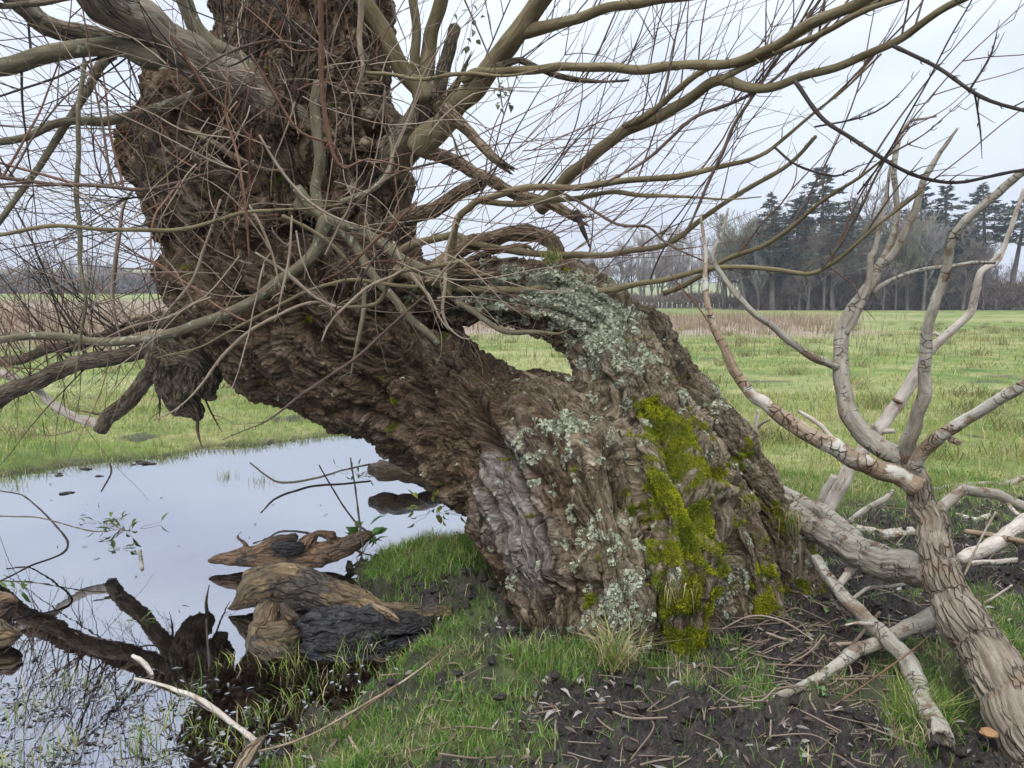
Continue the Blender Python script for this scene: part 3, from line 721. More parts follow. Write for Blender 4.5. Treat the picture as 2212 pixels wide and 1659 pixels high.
V, Q, T, c = grow('g', None, -9, 11, 4.2, 12, 150000, d_mid, lambda P, sd, n: rng.uniform(.05, .13, n), lambda P, n: rng.uniform(.0022, .0045, n), lambda P, n: .22 + .3 * (fbm(v3(P) * .5, 2) > .1))
mb.add(V, Q, T, col=c); print('mid grass', len(T))
def d_far(P, sd, mud, rush): return (.3 + .7 * smooth(-.2, .3, fbm(v3(P) * .8 + 70, 3))) * (1 - .7 * mud) * (1 - .8 * rush)
V, Q, T, c = grow('g', None, -32, 32, 11, 34, 90000, d_far, lambda P, sd, n: rng.uniform(.06, .15, n), lambda P, n: rng.uniform(.005, .011, n), lambda P, n: .25 + .3 * (fbm(v3(P) * .3, 2) > .05))
mb.add(V, Q, T, col=c)
# tussocks dotted over the meadow
tc = np.column_stack([rng.uniform(-25, 32, 520), rng.uniform(7, 45, 520)]); sdx = pond_sd(tc); tc = tc[sdx < -.5]
tc = np.vstack([tc, [gnd(1885, 885)[:2], gnd(1895, 880)[:2], gnd(1560, 790)[:2]]])
P = np.repeat(tc, 70, 0) + rng.normal(0, .16, (len(tc) * 70, 2)); n = len(P)
V, Q, T, c = blades(np.column_stack([P, height(P)]), rng.uniform(.10, .32, n), rng.uniform(.004, .009, n), rng.uniform(.4, 1.3, n), grass_col(n, .45) * np.repeat(rng.uniform(.45, 1.1, (len(tc), 1)), 70, 0))
mb.add(V, Q, T, col=c)
g = mb.build('meadow_grass', M['grass'], None, False); tag(g, kind='stuff')

# ---------------------------------------------------------------- dead rushes
mb = MB()
def d_rush(P, sd, mud, rush): return rush * (.25 + .75 * smooth(-.15, .25, fbm(v3(P) * .7 + 4, 3)))
for x0, x1, y0, y1, n in ((-75, 35, 20, 62, 90000), (-110, 0, 60, 105, 40000)):
    P = np.column_stack([rng.uniform(x0, x1, n), rng.uniform(y0, y1, n)]); px = PW / 2 + P[:, 0] / P[:, 1] * FP; P = P[(px > -300) & (px < 2300)]
    sd, mud, rush = zones(P); k = rng.uniform(0, 1, len(P)) < d_rush(P, sd, mud, rush); P = P[k]; n = len(P); z = height(P)
    col = np.array([.27, .195, .150]) * rng.uniform(.55, 1.35, (n, 1)) + np.array([.02, .03, -.02]) * rng.uniform(0, 1, (n, 1))
    V, Q, T, c = blades(np.column_stack([P, z]), rng.uniform(.3, .85, n), rng.uniform(.008, .02, n), rng.uniform(.05, .5, n), col)
    mb.add(V, Q, T, col=c)
# scattered dark stems in front of the reed bed
P = np.column_stack([rng.uniform(-16, 22, 900), rng.uniform(17, 33, 900)]); n = len(P)
V, Q, T, c = blades(np.column_stack([P, height(P)]), rng.uniform(.2, .6, n), rng.uniform(.004, .009, n), rng.uniform(.05, .4, n), np.array([.09, .055, .04]) * rng.uniform(.6, 1.6, (n, 1)))
mb.add(V, Q, T, col=c)
o = mb.build('dead_rushes', M['rush'], None, False); tag(o, kind='stuff')
# ---------------------------------------------------------------- the willow: limbs, branches, twigs
# material | near/far distance at both ends | width at both ends | points
BR = """
limbbark 5.2 3.9 78 96|720 310 633 263 540 205 450 150 340 75 247 0 170 -80
greybark 4.3 4.0 38 34|345 130 310 122 267 108 167 103 83 117 0 143 -70 172
limbbark 4.6 4.0 32 50|320 110 265 90 173 74 100 45 20 -15 -40 -60
limbbark 4.2 4.0 12 15|180 -12 110 2 60 6 0 8 -60 14
greybark 4.9 4.6 42 29|570 210 525 142 490 112 455 85 425 50 403 0 385 -60
limbbark 5.5 4.9 92 60|800 390 850 340 890 295 922 240 925 185
smooth 4.9 4.7 36 33|922 215 908 190 887 165 847 97 800 15 775 -40
smooth 4.9 4.7 20 17|918 190 907 160 900 83 894 0 890 -50
smooth 4.9 4.7 30 28|917 190 919 150 927 100 937 50 957 -5 970 -50
bark 4.9 4.8 32 26|930 220 950 173 970 110 984 60
dead 4.9 4.8 24 7|940 235 964 207 990 167 1017 123
smooth 5.0 4.3 52 36|905 320 940 280 970 250 1027 187 1070 123 1130 60 1180 0 1215 -50
smooth 4.5 3.9 24 15|1130 66 1165 55 1237 37 1337 17 1440 -2 1520 -14
smooth 4.7 3.1 17 22|1000 178 1027 165 1080 160 1204 150 1474 140 1571 130 1641 103 1741 60 1874 0 1930 -25
bark 4.6 4.3 15 12|1075 145 1120 135 1154 147 1204 167 1287 180 1354 178
smooth 4.8 3.8 27 21|1165 446 1180 430 1237 377 1317 310 1371 273 1474 220 1545 180 1565 170
smooth 3.8 3.2 14 10|1560 172 1574 165 1641 130 1724 90 1808 53 1908 17 1990 -15
smooth 3.8 3.0 19 14|1555 174 1575 180 1608 193 1674 190 1758 160 1841 133 1924 100 1991 60 2091 0 2130 -30
smooth 4.2 3.6 13 11|1344 277 1370 262 1400 245 1474 190 1540 150 1641 118 1760 60 1850 20 1930 -10
dead 5.3 4.6 32 22|850 300 900 312 970 345 1037 380 1104 413 1204 447 1262 472
darktwig 4.6 4.5 15 7|1240 462 1255 500 1272 540
dead 4.6 4.5 26 18|958 236 990 262 1037 300 1080 345 1103 368
dead 5.4 4.7 44 26|830 505 867 483 937 447 985 418 1025 398
smooth 4.6 3.5 15 11|975 640 978 600 984 493 1020 450 1047 430 1171 403 1304 393 1474 373 1574 353 1641 330 1690 300 1800 210 1900 110
smooth 4.5 3.8 13 7|1040 432 1090 442 1140 445 1237 430 1320 415 1371 420 1474 430 1560 432 1642 431
smooth 4.9 3.8 17 8|860 555 874 540 954 513 987 508 1037 530 1137 546 1304 548 1400 535 1474 510 1530 470 1600 420 1690 360 1760 290
smooth 4.8 3.3 17 6|850 585 900 600 944 613 984 623 1070 621 1237 623 1320 622 1387 606 1474 590 1558 577 1674 583 1751 583 1785 570 1825 550 1890 500 1990 405
greybark 4.6 4.2 13 10|985 650 1037 686 1094 713 1154 720 1204 720 1242 704
greybark 4.65 4.5 24 15|640 440 700 470 760 520 800 580 850 635 880 676 917 713 952 745
greybark 4.6 4.55 18 26|640 405 690 455 780 500 857 553 904 580 948 600
tantwig 4.2 4.0 9 7|990 470 972 530 967 553 960 636 958 670 970 703 997 726 1016 726
tantwig 4.2 4.0 8 7|850 520 864 553 894 593 924 636 944 686 964 713
greybark 4.4 4.3 10 9|787 610 784 636 780 686 770 740 750 822
greybark 4.6 4.4 26 15|700 470 690 500 680 545 650 580 583 620 517 663 450 693 367 720 267 740 200 746 150 733 83 726 0 733 -60 736
bark 5.75 6.0 32 40|395 735 343 753 283 766 200 783 117 806 67 830 0 863 -70 905
bark 5.8 6.2 26 21|400 690 367 698 317 700 267 710 167 740 83 763 0 783 -60 800
dead 5.8 5.9 15 9|390 705 377 686 350 676 317 686 283 696 258 708
bark 5.7 5.9 42 30|365 765 347 786 327 806 300 840 267 873 233 906 214 928
palebare 5.9 6.1 17 16|216 914 167 903 117 876 77 846 20 810 -50 775
dead 5.9 5.9 9 4|228 900 213 896 172 884
twig 5.6 5.6 8 6|430 860 433 880 430 920 433 950 438 968
darktwig 5.6 5.6 4 3|443 860 460 895 480 932
darktwig 5.6 5.6 6 3|343 836 346 870 344 908
greybark 3.9 3.9 9 10|180 140 177 150 167 333 173 550 187 640 168 765 165 812
tantwig 5.2 5.3 8 10|285 410 262 460 250 553 247 653 257 735
smooth 3.2 3.6 8 10|-40 505 0 500 133 490 367 490 467 477 567 453 737 437
greybark 3.6 3.9 11 13|737 437 803 407 834 367 850 325 846 300
twig 3.4 3.4 5 7|377 190 440 145 500 113 583 93 667 100 740 124
greybark 4.8 4.4 24 13|420 208 390 217 320 237 233 260 133 267 0 307 -50 320
greybark 4.8 4.4 18 11|250 118 233 127 187 200 147 260 110 320 33 433 -20 505
twig 3.8 4.1 8 8|-40 385 0 387 133 393 267 413 317 413 383 393 467 367 500 370 525 392
dead 4.5 4.6 15 11|388 272 467 310 500 333 567 363 620 370
greybark 4.6 4.6 20 24|690 180 683 227 687 333 677 400 690 470
redtwig 2.0 2.1 11 9|694 -20 697 0 703 100 707 217 720 317 737 361 763 366 803 345 867 350
tantwig 3.9 4.0 13 10|787 -20 787 0 780 83 790 150 766 205
smooth 4.0 3.6 7 9|780 159 793 160 904 170 1020 167 1104 160 1200 146
darktwig 3.1 2.7 8 7|1925 100 1991 143 2101 200 2212 237 2290 260
darktwig 3.4 2.8 9 6|1710 180 1758 233 1808 280 1874 323 1941 360 2008 383 2058 393 2108 390 2212 367 2290 345
darktwig 2.9 2.9 4 3|2101 200 2115 267 2130 343
darktwig 2.9 2.9 5 3|2091 197 2141 110 2165 40
smooth 4.3 2.9 12 4|1440 630 1508 595 1598 553 1708 490 1841 400 1925 333 2008 283 2091 197
darktwig 3.5 3.3 5 4|1681 320 1731 357 1808 380 1858 360 1908 343
darktwig 3.4 3.2 4 3|1758 267 1891 240 1975 153
darktwig 3.2 3.0 4 3|1850 420 1918 333 1991 200 2098 0
twig 3.6 3.2 6 4|1780 575 1801 550 1858 457 1921 333 1990 240
redtwig 4.0 3.9 4 3|1440 590 1474 626 1518 670 1560 732
twig 3.8 3.6 5 3|1785 575 1820 600 1848 620 1872 665
twig 3.9 3.6 8 6|1474 510 1520 420 1560 330 1600 240 1680 120 1760 20 1790 -30
twig 4.0 3.7 8 5|1310 395 1400 330 1500 260 1600 215 1700 140 1800 60 1900 -20
twig 4.2 3.9 7 5|1171 403 1230 420 1330 480 1400 490 1440 520 1500 550 1600 590
tantwig 3.5 3.6 6 7|700 740 720 690 790 620 850 590 900 560
smooth 3.7 3.9 8 10|610 465 640 485 690 520 740 552 765 580 790 620
tantwig 3.6 3.7 7 8|560 545 620 590 680 640 735 660
smooth 3.7 4.0 10 8|1000 560 900 580 850 605 825 650 800 662 735 660 690 655
smooth 3.8 4.1 9 6|900 620 800 605 720 622 640 645 560 680 490 720 400 760 340 775
tantwig 3.7 3.9 8 6|735 663 690 655 620 670 560 700 520 730 480 770 440 830 400 870 330 900
redtwig 3.7 4.2 6 5|540 700 470 660 400 610 340 570 250 520
tantwig 3.7 3.8 7 6|480 430 450 520 420 600 350 700 330 760
tantwig 3.5 3.5 6 5|630 470 618 560 600 640 590 690
tantwig 3.6 3.6 6 5|540 440 560 480 590 560 600 620
twig 4.0 4.3 8 5|920 640 850 700 760 780 660 850 560 920 480 950
redtwig 3.6 3.7 7 6|900 440 840 500 780 545 735 580 690 610
tantwig 3.4 3.5 7 5|560 300 620 380 680 440 750 480 850 500
twig 3.6 3.6 6 4|1010 330 900 360 820 400 750 460 700 540
redtwig 3.0 3.2 7 5|365 75 400 130 450 200 500 240 560 320
redtwig 3.0 3.2 6 5|545 120 590 200 640 270 700 300 740 330
redtwig 2.8 2.9 6 5|540 560 530 450 510 350 490 240 500 140
redtwig 2.9 3.0 5 4|555 280 545 340 530 420
"""
def add_shape(mb, C, r, seg, seed, kind, jag=0):
    rough = dict(bark=.0030, limbbark=.0030, dead=.004, pale=.003, greybark=.0012).get(kind, .0006)
    ridge = dict(bark=.012, limbbark=.012, dead=.008).get(kind, 0) * min(1, r.max() / .05)
    V, Q, tr, f = tube(C, r, seg, rough=rough if r.max() > .006 else 0, lump=.10 if r.max() > .012 else .05, freq=5, seed=seed, ridge=ridge, jag=jag)
    mb.add(V, Q, tr, flow=f)

ROOTS = []      # world centre lines for shoots
nb = 0
for li, line in enumerate(BR.strip().split('\n')):
    a, b = line.split('|'); m, Y0, Y1, w0, w1 = a.split(); v = list(map(float, b.split())); pts = list(zip(v[::2], v[1::2]))
    Y0, Y1, w0, w1 = map(float, (Y0, Y1, w0, w1))
    thick = max(w0, w1)
    C, r = wpath(pts, Y0, Y1, w0, w1, .03 if thick > 20 else .04, wig=.028 if thick < 25 else .03, seed=li * .37)
    if thick < 18:      # swollen buds and old nodes along thin shoots
        s = np.arange(len(C)); r = r * (1 + .16 * np.maximum(0, np.sin(s * 1.9 + li)) ** 6)
    if thick >= 16:
        s_ = np.concatenate([[0], np.cumsum(np.linalg.norm(np.diff(C, axis=0), axis=1))]); q_ = np.column_stack([s_ * 6 + li * 3, s_ * 0, s_ * 0]); r = r * (1 + .10 * perlin(q_) + .22 * np.exp(-(s_ / .16) ** 2)); C = C + np.stack([perlin(q_ * .8 + 9), perlin(q_ * .8 + 40), perlin(q_ * .8 + 80)], 1) * (.28 * r)[:, None]
    if thick < 16:
        t_ = np.linspace(0, 1, len(C)); x1, y1 = pts[-1]; x0, y0 = pts[0]
        if 0 < x1 < PW and y1 > 0: r = r * (1 - .62 * smooth(.55, 1, t_))
        if 0 < x0 < PW and y0 > 0 and m in ('tantwig', 'redtwig', 'twig'): r = r * (1 - .35 * smooth(.35, 0, t_))
    mb = MB(); seg = 40 if thick > 60 else 24 if thick > 24 else 14 if thick > 11 else 8
    broken = m == 'dead' or (m == 'limbbark' and pts[-1][1] == 60)
    if thick < 26:      # short spurs and buds
        for q in range(int(len(C) * .8)):
            j = rng.integers(1, len(C) - 1); T_ = C[j + 1 if j + 1 < len(C) else j] - C[j - 1]; T_ /= np.linalg.norm(T_) + 1e-9; w_ = rng.normal(size=3); w_ -= T_ * (w_ @ T_); w_ /= np.linalg.norm(w_); L_ = rng.uniform(.006, .02) if rng.uniform() < .75 else rng.uniform(.03, .12)
            p0 = C[j] + w_ * r[j] * .7; Vs, Qs, ts, fs_ = tube(np.array([p0, p0 + (w_ + T_ * .8) * L_ * .5, p0 + (w_ * .8 + T_ * 1.4 + np.array([0, 0, .3])) * L_]), [min(.003, r[j] * .6), .0018, .0009], 4, seed=q); mb.add(Vs, Qs, ts, flow=fs_)
    add_shape(mb, C, r, seg, li * .61 + .2, m, jag=.06 if broken and thick > 14 else 0)
    name = 'limb' if thick >= 24 else 'branch'
    o = mb.build(name, M[m], WILLOW)
    ROOTS.append((C, r, m, li)); nb += 1
print('branches', nb)

# burl hanging at the fork of the lower limbs
def blob(c, rad, seg=48, rings=32, lump=.3, fr=1.0, seed=0, sq=(1, 1, 1), ridge=0):
    th = np.linspace(0, 2 * np.pi, seg, endpoint=False); ph = np.linspace(.02, np.pi - .02, rings)
    d = np.stack([np.sin(ph)[:, None] * np.cos(th), np.sin(ph)[:, None] * np.sin(th), np.repeat(np.cos(ph)[:, None], seg, 1)], -1).reshape(-1, 3)
    rr = rad * (1 + lump * fbm(d * 1.6 * fr + seed, 3)) ; V = d * rr[:, None] * np.array(sq)
    if ridge: V += d * (ridge * (1 - np.abs(perlin(d * np.array([9, 9, 3]) * fr + seed)) * 3))[:, None]
    i = np.arange(rings - 1)[:, None] * seg; j = np.arange(seg)[None]; k = (j + 1) % seg
    Q = np.stack([i + j, i + seg + j, i + seg + k, i + k], -1).reshape(-1, 4)
    return V + np.asarray(c), Q, d * rad
def organic(name, tubes, voxel, mat, parent, amp=.02, fr=20.0, lump=.2, lfreq=6, big=.03, sds=.3, iters=2):
    V, quads, tris, fs, fa, fb = solid(tubes, voxel, iters, .012, lump, lfreq, sds); N = vnormals(V, quads)
    flow = np.stack([fs + .04 * fbm(V * 6, 2), fa + .012 * fbm(V * 11 + 3, 2), fb + .012 * fbm(V * 11 + 9, 2)], 1)
    n1 = perlin(flow * np.array([fr * .16, fr, fr]) + sds); n2 = perlin(flow * np.array([fr * .4, fr * 2.6, fr * 2.6]) + sds)
    h = (1 - np.exp(-(n1 / .16) ** 2)) * .65 + (1 - np.exp(-(n2 / .2) ** 2)) * .35
    V2 = V + N * ((h - .8) * amp + big * fbm(V * 7 + sds, 3))[:, None]
    org = np.array(parent.location); me = make_mesh(name, V2 - org, quads, tris, dict(flow=flow)); o = bpy.data.objects.new(name, me); me.materials.append(M[mat]); COL.objects.link(o); o.parent = parent
    return o
organic('burl', [[(395, 725, 5.65, 30), (375, 765, 5.62, 46), (378, 815, 5.6, 40), (392, 860, 5.6, 34), (420, 893, 5.6, 20), (428, 908, 5.6, 10)], [(380, 760, 5.55, 40), (425, 775, 5.5, 34), (450, 805, 5.55, 26), (440, 850, 5.58, 22)], [(360, 770, 5.5, 24), (356, 830, 5.55, 18), (372, 880, 5.58, 12)], [(420, 790, 5.5, 30), (410, 840, 5.52, 34)]],
        .008, 'bark', WILLOW, .03, 16, .4, 7, .05)
# torn, looping dead stub on top of the arch, and the splinters of the broken lip
mb = MB()
for pts, Y, w0, w1 in [([(940, 585), (985, 540), (1040, 522), (1110, 505), (1165, 508), (1195, 528), (1200, 552), (1180, 580)], 4.75, 38, 30), ([(1000, 570), (1060, 540), (1130, 530), (1160, 545)], 4.7, 22, 8), ([(1180, 520), (1205, 512)], 4.75, 14, 6),
                       ([(920, 610), (1000, 590), (1080, 590)], 4.55, 26, 12), ([(960, 585), (1040, 565), (1120, 560)], 4.6, 14, 5)]:
    C, r = wpath(pts, Y, Y, w0, w1, .02, wig=.02, seed=w0)
    V, Q, tr, f = tube(C, r, 26, rough=.006, lump=.35, freq=9, seed=w0 * .3, ridge=.014, rfreq=26); mb.add(V, Q, tr, flow=f)
mb.build('dead_stub', M['dead'], WILLOW)
mb = MB()
for pts, w0, w1 in [([(1175, 835), (1150, 815), (1122, 800)], 26, 3), ([(1200, 842), (1165, 830), (1125, 826)], 22, 4), ([(1180, 825), (1160, 822), (1140, 812)], 14, 3), ([(1235, 835), (1215, 815), (1195, 808)], 30, 20)]:
    C, r = wpath(pts, 4.3, 4.25, w0, w1, .012, seed=w0); V, Q, tr, f = tube(C, r, 12, rough=.004, lump=.35, freq=20, seed=w0, jag=.03, ridge=.006); mb.add(V, Q, tr, flow=f)
mb.build('splintered_lip', M['dead'], WILLOW)

# ---------------------------------------------------------------- thin shoots, hundreds of them
def shoot(p, d, L, r0, up=.25, wob=.22, n=9, kids=0, out=None, mat=0):
    C = [np.array(p)]; d = np.array(d) / np.linalg.norm(d); h = L / n; bend = rng.normal(0, wob * .55, 3)
    for i in range(n):
        d = d + (np.array([0, 0, up]) + bend + rng.normal(0, wob, 3)) / n; d /= np.linalg.norm(d); C.append(C[-1] + d * h)
    C = np.array(C); rad = np.linspace(r0, max(r0 * .28, .0009), n + 1)
    S = spline(np.column_stack([C, rad]), h * .6)
    out.append((S[:, :3], S[:, 3], mat))
    for k in range(kids):
        j = rng.integers(2, n - 1); dd = (C[j + 1] - C[j]) / h; q = rng.normal(size=3); q -= dd * (q @ dd); q /= np.linalg.norm(q)
        shoot(C[j], dd * .8 + q * .7, L * rng.uniform(.25, .5), r0 * .55, up, wob, 6, 0, out, mat)

SH = []
def on(i, t0=.1, t1=.95):
    C, r, m, li = ROOTS[i]; j = int(rng.uniform(t0, t1) * (len(C) - 2)); T = C[j + 1] - C[j]; return C[j], T / np.linalg.norm(T), r[j]
names = [b.split('|')[0].split()[0] for b in BR.strip().split('\n')]
# right: rods rising from the long olive limbs
right = [11, 12, 13, 14, 15, 16, 17, 18, 19, 23, 24, 25, 26, 60, 68, 69, 70]
for k in range(95):
    i = right[rng.integers(len(right))]; p, T, r = on(i, .15, .97)
    lean = rng.uniform(-.15, .75)
    d = np.array([lean, rng.uniform(-.35, .35), rng.uniform(.5, 1.0)]) + T * rng.uniform(0, .5)
    shoot(p, d, rng.uniform(.4, 1.5), rng.uniform(.0024, .0062), up=rng.uniform(-.2, .6), wob=.6, kids=rng.integers(0, 4), out=SH, mat=rng.choice([0, 2, 2, 0, 0, 1]))
for k in range(40):      # arching ones that hang outwards to the right
    p = at(rng.uniform(880, 1300), rng.uniform(300, 640), rng.uniform(4.1, 5.0)); d = np.array([rng.uniform(.5, 1), rng.uniform(-.6, .2), rng.uniform(-.1, .6)])
    shoot(p, d, rng.uniform(.8, 2.0), rng.uniform(.002, .0045), up=rng.uniform(-.3, .6), wob=.4, kids=rng.integers(0, 3), out=SH, mat=rng.choice([0, 1, 3]))
# left: tangle of spreading shoots
left = [0, 1, 2, 4, 34, 35, 47, 50, 51]
for k in range(85):
    i = left[rng.integers(len(left))]; p, T, r = on(i, .05, .95)
    d = np.array([rng.uniform(-1, .25), rng.uniform(-.5, .5), rng.uniform(-.35, .9)])
    shoot(p, d, rng.uniform(.6, 1.9), rng.uniform(.003, .008), up=rng.uniform(-.2, .5), wob=.5, kids=rng.integers(1, 4), out=SH, mat=rng.choice([0, 2, 2, 1]))
for k in range(48):      # from the pollard head outwards
    p = at(rng.uniform(240, 420), rng.uniform(230, 640), rng.uniform(5.3, 5.7)); d = np.array([rng.uniform(-1, -.3), rng.uniform(-.5, .3), rng.uniform(-.5, .5)])
    shoot(p, d, rng.uniform(.8, 2.0), rng.uniform(.0025, .006), up=rng.uniform(-.2, .4), wob=.4, kids=rng.integers(1, 4), out=SH, mat=rng.choice([0, 2, 0, 3]))
for i, n in ((34, 52), (35, 30)):      # rods standing on the two low limbs
    for k in range(n):
        p, T, r = on(i, .15, .98); d = np.array([rng.uniform(-.95, .15), rng.uniform(-.3, .3), rng.uniform(.35, 1)])
        shoot(p, d, rng.uniform(.5, 1.6), rng.uniform(.0025, .007), up=rng.uniform(-.1, .3), wob=.3, kids=rng.integers(1, 4), out=SH, mat=rng.choice([0, 1, 0, 2, 3]))
for k in range(26):      # drooping ones under the low limb
    p, T, r = on(34, .1, .9); d = np.array([rng.uniform(-.8, .3), rng.uniform(-.3, .3), rng.uniform(-1, -.3)])
    shoot(p, d, rng.uniform(.2, .6), rng.uniform(.0015, .004), up=-.2, wob=.5, kids=rng.integers(1, 3), out=SH, mat=2)
# web of twigs in front of the trunk
for k in range(150):
    x, y = rng.uniform(330, 1000), rng.uniform(120, 700); p = at(x, y, rng.uniform(3.3, 4.7)); a = rng.normal(0, .9)
    s = 1 if x > 640 else -1
    d = np.array([s * math.cos(a) * rng.uniform(.3, 1), rng.uniform(-.35, .2), math.sin(a) + .15])
    shoot(p, d, rng.uniform(.35, 1.1), rng.uniform(.0020, .0052), up=rng.uniform(-.8, .7), wob=1.05, kids=rng.integers(0, 3), out=SH, mat=rng.choice([1, 3, 0, 0, 3, 3]))
for k in range(34):      # crown seen against the trunk top
    x = rng.uniform(450, 900); p = at(x, rng.uniform(60, 330), rng.uniform(3.9, 5.0)); d = np.array([rng.uniform(-.5, .6), rng.uniform(-.3, .3), 1])
    shoot(p, d, rng.uniform(.5, 1.4), rng.uniform(.002, .006), up=.2, wob=.35, kids=1, out=SH, mat=rng.choice([0, 1, 3, 2]))
mats = ['twig', 'redtwig', 'darktwig', 'tantwig']
for mi, mn in enumerate(mats):
    mb = MB()
    for si, (C, r, m) in enumerate(SH):
        if m != mi: continue
        V, Q, tr, f = tube(C, r, 5, seed=si * .1, cap=False); mb.add(V, Q, tr, flow=f)
    o = mb.build(['twigs', 'red_twigs', 'dark_twigs', 'pale_twigs'][mi], M[mn], WILLOW); o['kind'] = 'stuff'
print('shoots', len(SH))
# ---------------------------------------------------------------- fallen wood
def bough(mb_pts, Y0, Y1, w0, w1, seg, seed, kind, jag=0, step=.02, wig=.01, lump=.12, ridge=0, rough=.002, yb=0):
    C, r = wpath(mb_pts, Y0, Y1, w0, w1, step, wig=wig, seed=seed, yb=yb)
    s_ = np.concatenate([[0], np.cumsum(np.linalg.norm(np.diff(C, axis=0), axis=1))]); q_ = np.column_stack([s_ * 9 + seed * 5, s_ * 0, s_ * 0])
    C = C + np.stack([perlin(q_), perlin(q_ + 40), perlin(q_ + 80)], 1) * (.30 * r)[:, None]; r = r * (1 + .16 * np.maximum(0, perlin(q_ * .9 + 11)))
    return tube(C, r, seg, rough=rough, lump=lump, freq=6, seed=seed, ridge=ridge, jag=jag, rfreq=34)

def P2(s):
    return [tuple(map(float, p.split(','))) for p in s.split()]

FALLEN = empty('fallen_bough', tuple(gnd(2190, 1600, 0)))
tag(FALLEN, 'big pale dead bough with forked upright branches, propped against the mossy tree base', 'fallen bough')
def part(root, name, mat, pts, Y0, Y1, w0, w1, seg=20, jag=0, **k):
    global _sd
    _sd += .73
    V, Q, tr, f = bough(P2(pts) if isinstance(pts, str) else pts, Y0, Y1, w0, w1, seg, _sd, mat, jag, **k)
    mb = MB(); mb.add(V, Q, tr, flow=f); return mb.build(name, M[mat], root)
_sd = 2.0
part(FALLEN, 'stem', 'stem', '1962,985,3.30,38 1978,1036,3.26,54 2005,1106,3.2,62 2021,1190,3.1,76 2058,1306,2.92,98 2148,1440,2.68,124 2208,1573,2.48,138 2270,1720,2.3,150', 3, 2, 1, 1, 120, ridge=.010, lump=.08, rough=.003, step=.008)
part(FALLEN, 'prop', 'pale', '1680,1085,4.1,50 1745,1128,3.95,58 1790,1155,3.8,62 1830,1180,3.65,66 1891,1210,3.45,72 1960,1228,3.25,72 2030,1240,3.05,64', 3, 2, 1, 1, 70, ridge=.008, step=.01)
part(FALLEN, 'fork', 'pale', '1690,1060,4.15,26 1742,1090,4.0,30 1770,1100,3.92,32 1805,1125,3.8,34 1850,1165,3.65,34', 3, 2, 1, 1, 20)
part(FALLEN, 'branch', 'peel', '1985,1052,3.22,50 1955,1034,3.25,44 1891,1013,3.25,40 1825,983,3.25,38 1758,946,3.27,35 1701,906,3.3,32 1658,873,3.33,28 1618,843,3.36,25 1588,800,3.4,22 1565,753,3.44,19 1541,703,3.48,16 1525,646,3.52,13 1522,590,3.56,10 1526,540,3.6,8 1516,470,3.65,5', 3, 2, 1, 1, 24, jag=.02, rough=.0025)
part(FALLEN, 'branch', 'pale', '1975,1010,3.3,46 1945,988,3.32,45 1891,960,3.38,43 1851,923,3.45,40 1828,876,3.5,36 1818,820,3.55,33 1815,770,3.6,30 1818,720,3.63,29 1838,670,3.66,26 1872,626,3.7,23 1898,573,3.73,18 1916,547,3.75,15 1935,467,3.78,12 1931,367,3.82,11 1941,300,3.86,9 1965,262,3.9,6 1992,256,3.92,5 2021,250,3.94,4', 3, 2, 1, 1, 24, rough=.0025)
part(FALLEN, 'branch', 'pale', '1828,720,3.6,12 1850,682,3.58,13 1875,620,3.58,13 1881,553,3.6,12 1888,540,3.62,11 1911,433,3.68,9 1926,345,3.74,6', 3, 2, 1, 1, 14)
part(FALLEN, 'branch', 'pale', '1898,575,3.73,17 1931,550,3.72,16 1975,450,3.72,15 1998,383,3.72,13 2035,327,3.74,9 2068,277,3.76,5', 3, 2, 1, 1, 16, jag=.01)
part(FALLEN, 'branch', 'pale', '1808,792,3.56,19 1795,786,3.55,17 1758,770,3.52,16 1708,740,3.5,15 1661,700,3.48,14 1625,676,3.48,13 1585,630,3.5,12 1558,593,3.52,10 1538,555,3.55,8 1560,500,3.6,7 1575,450,3.62,4', 3, 2, 1, 1, 16)
part(FALLEN, 'branch', 'pale', '1885,632,3.7,10 1910,612,3.72,10 1958,593,3.76,9 2025,580,3.82,9 2070,572,3.86,8 2108,566,3.9,8 2148,568,3.95,6', 3, 2, 1, 1, 12)
part(FALLEN, 'branch', 'pale', '1962,1000,3.28,34 1962,960,3.25,33 1975,913,3.22,30 1995,853,3.2,27 1998,786,3.18,25 2001,720,3.17,22 2021,653,3.15,21 2041,596,3.14,20 2050,553,3.13,19 2052,530,3.12,18 2075,490,3.1,18 2125,443,3.08,17 2175,400,3.05,16 2230,362,3.02,14', 3, 2, 1, 1, 20, rough=.0025)
part(FALLEN, 'branch', 'peel', '1975,1010,3.25,32 1990,976,3.2,30 2041,936,3.1,27 2108,896,3.0,25 2212,830,2.85,23 2300,775,2.75,21', 3, 2, 1, 1, 22)
part(FALLEN, 'branch', 'palebare', '1800,958,3.26,11 1795,948,3.26,11 1775,923,3.28,10 1752,905,3.3,9 1728,890,3.32,7', 3, 2, 1, 1, 10, jag=.01)
part(FALLEN, 'branch', 'palebare', '2025,725,3.16,9 2010,722,3.17,8 1985,784,3.2,8', 3, 2, 1, 1, 8)
part(FALLEN, 'stub', 'peel', '2052,948,3.1,16 2068,956,3.06,12 2072,955,3.05,8', 3, 2, 1, 1, 10, jag=.008)
part(FALLEN, 'stub', 'peel', '1715,925,3.28,13 1712,912,3.26,11', 3, 2, 1, 1, 10, jag=.008)
V, Q, f = blob(at(2136, 1583, 2.44), 19 * ppm(2.44), lump=.3, seed=4, sq=(1, .9, .42)); mb = MB(); mb.add(V, Q, None, flow=f)
M['fungus'] = mat_plain('orange_bracket', (.36, .20, .09)); o = mb.build('bracket_fungus', M['fungus'], FALLEN)
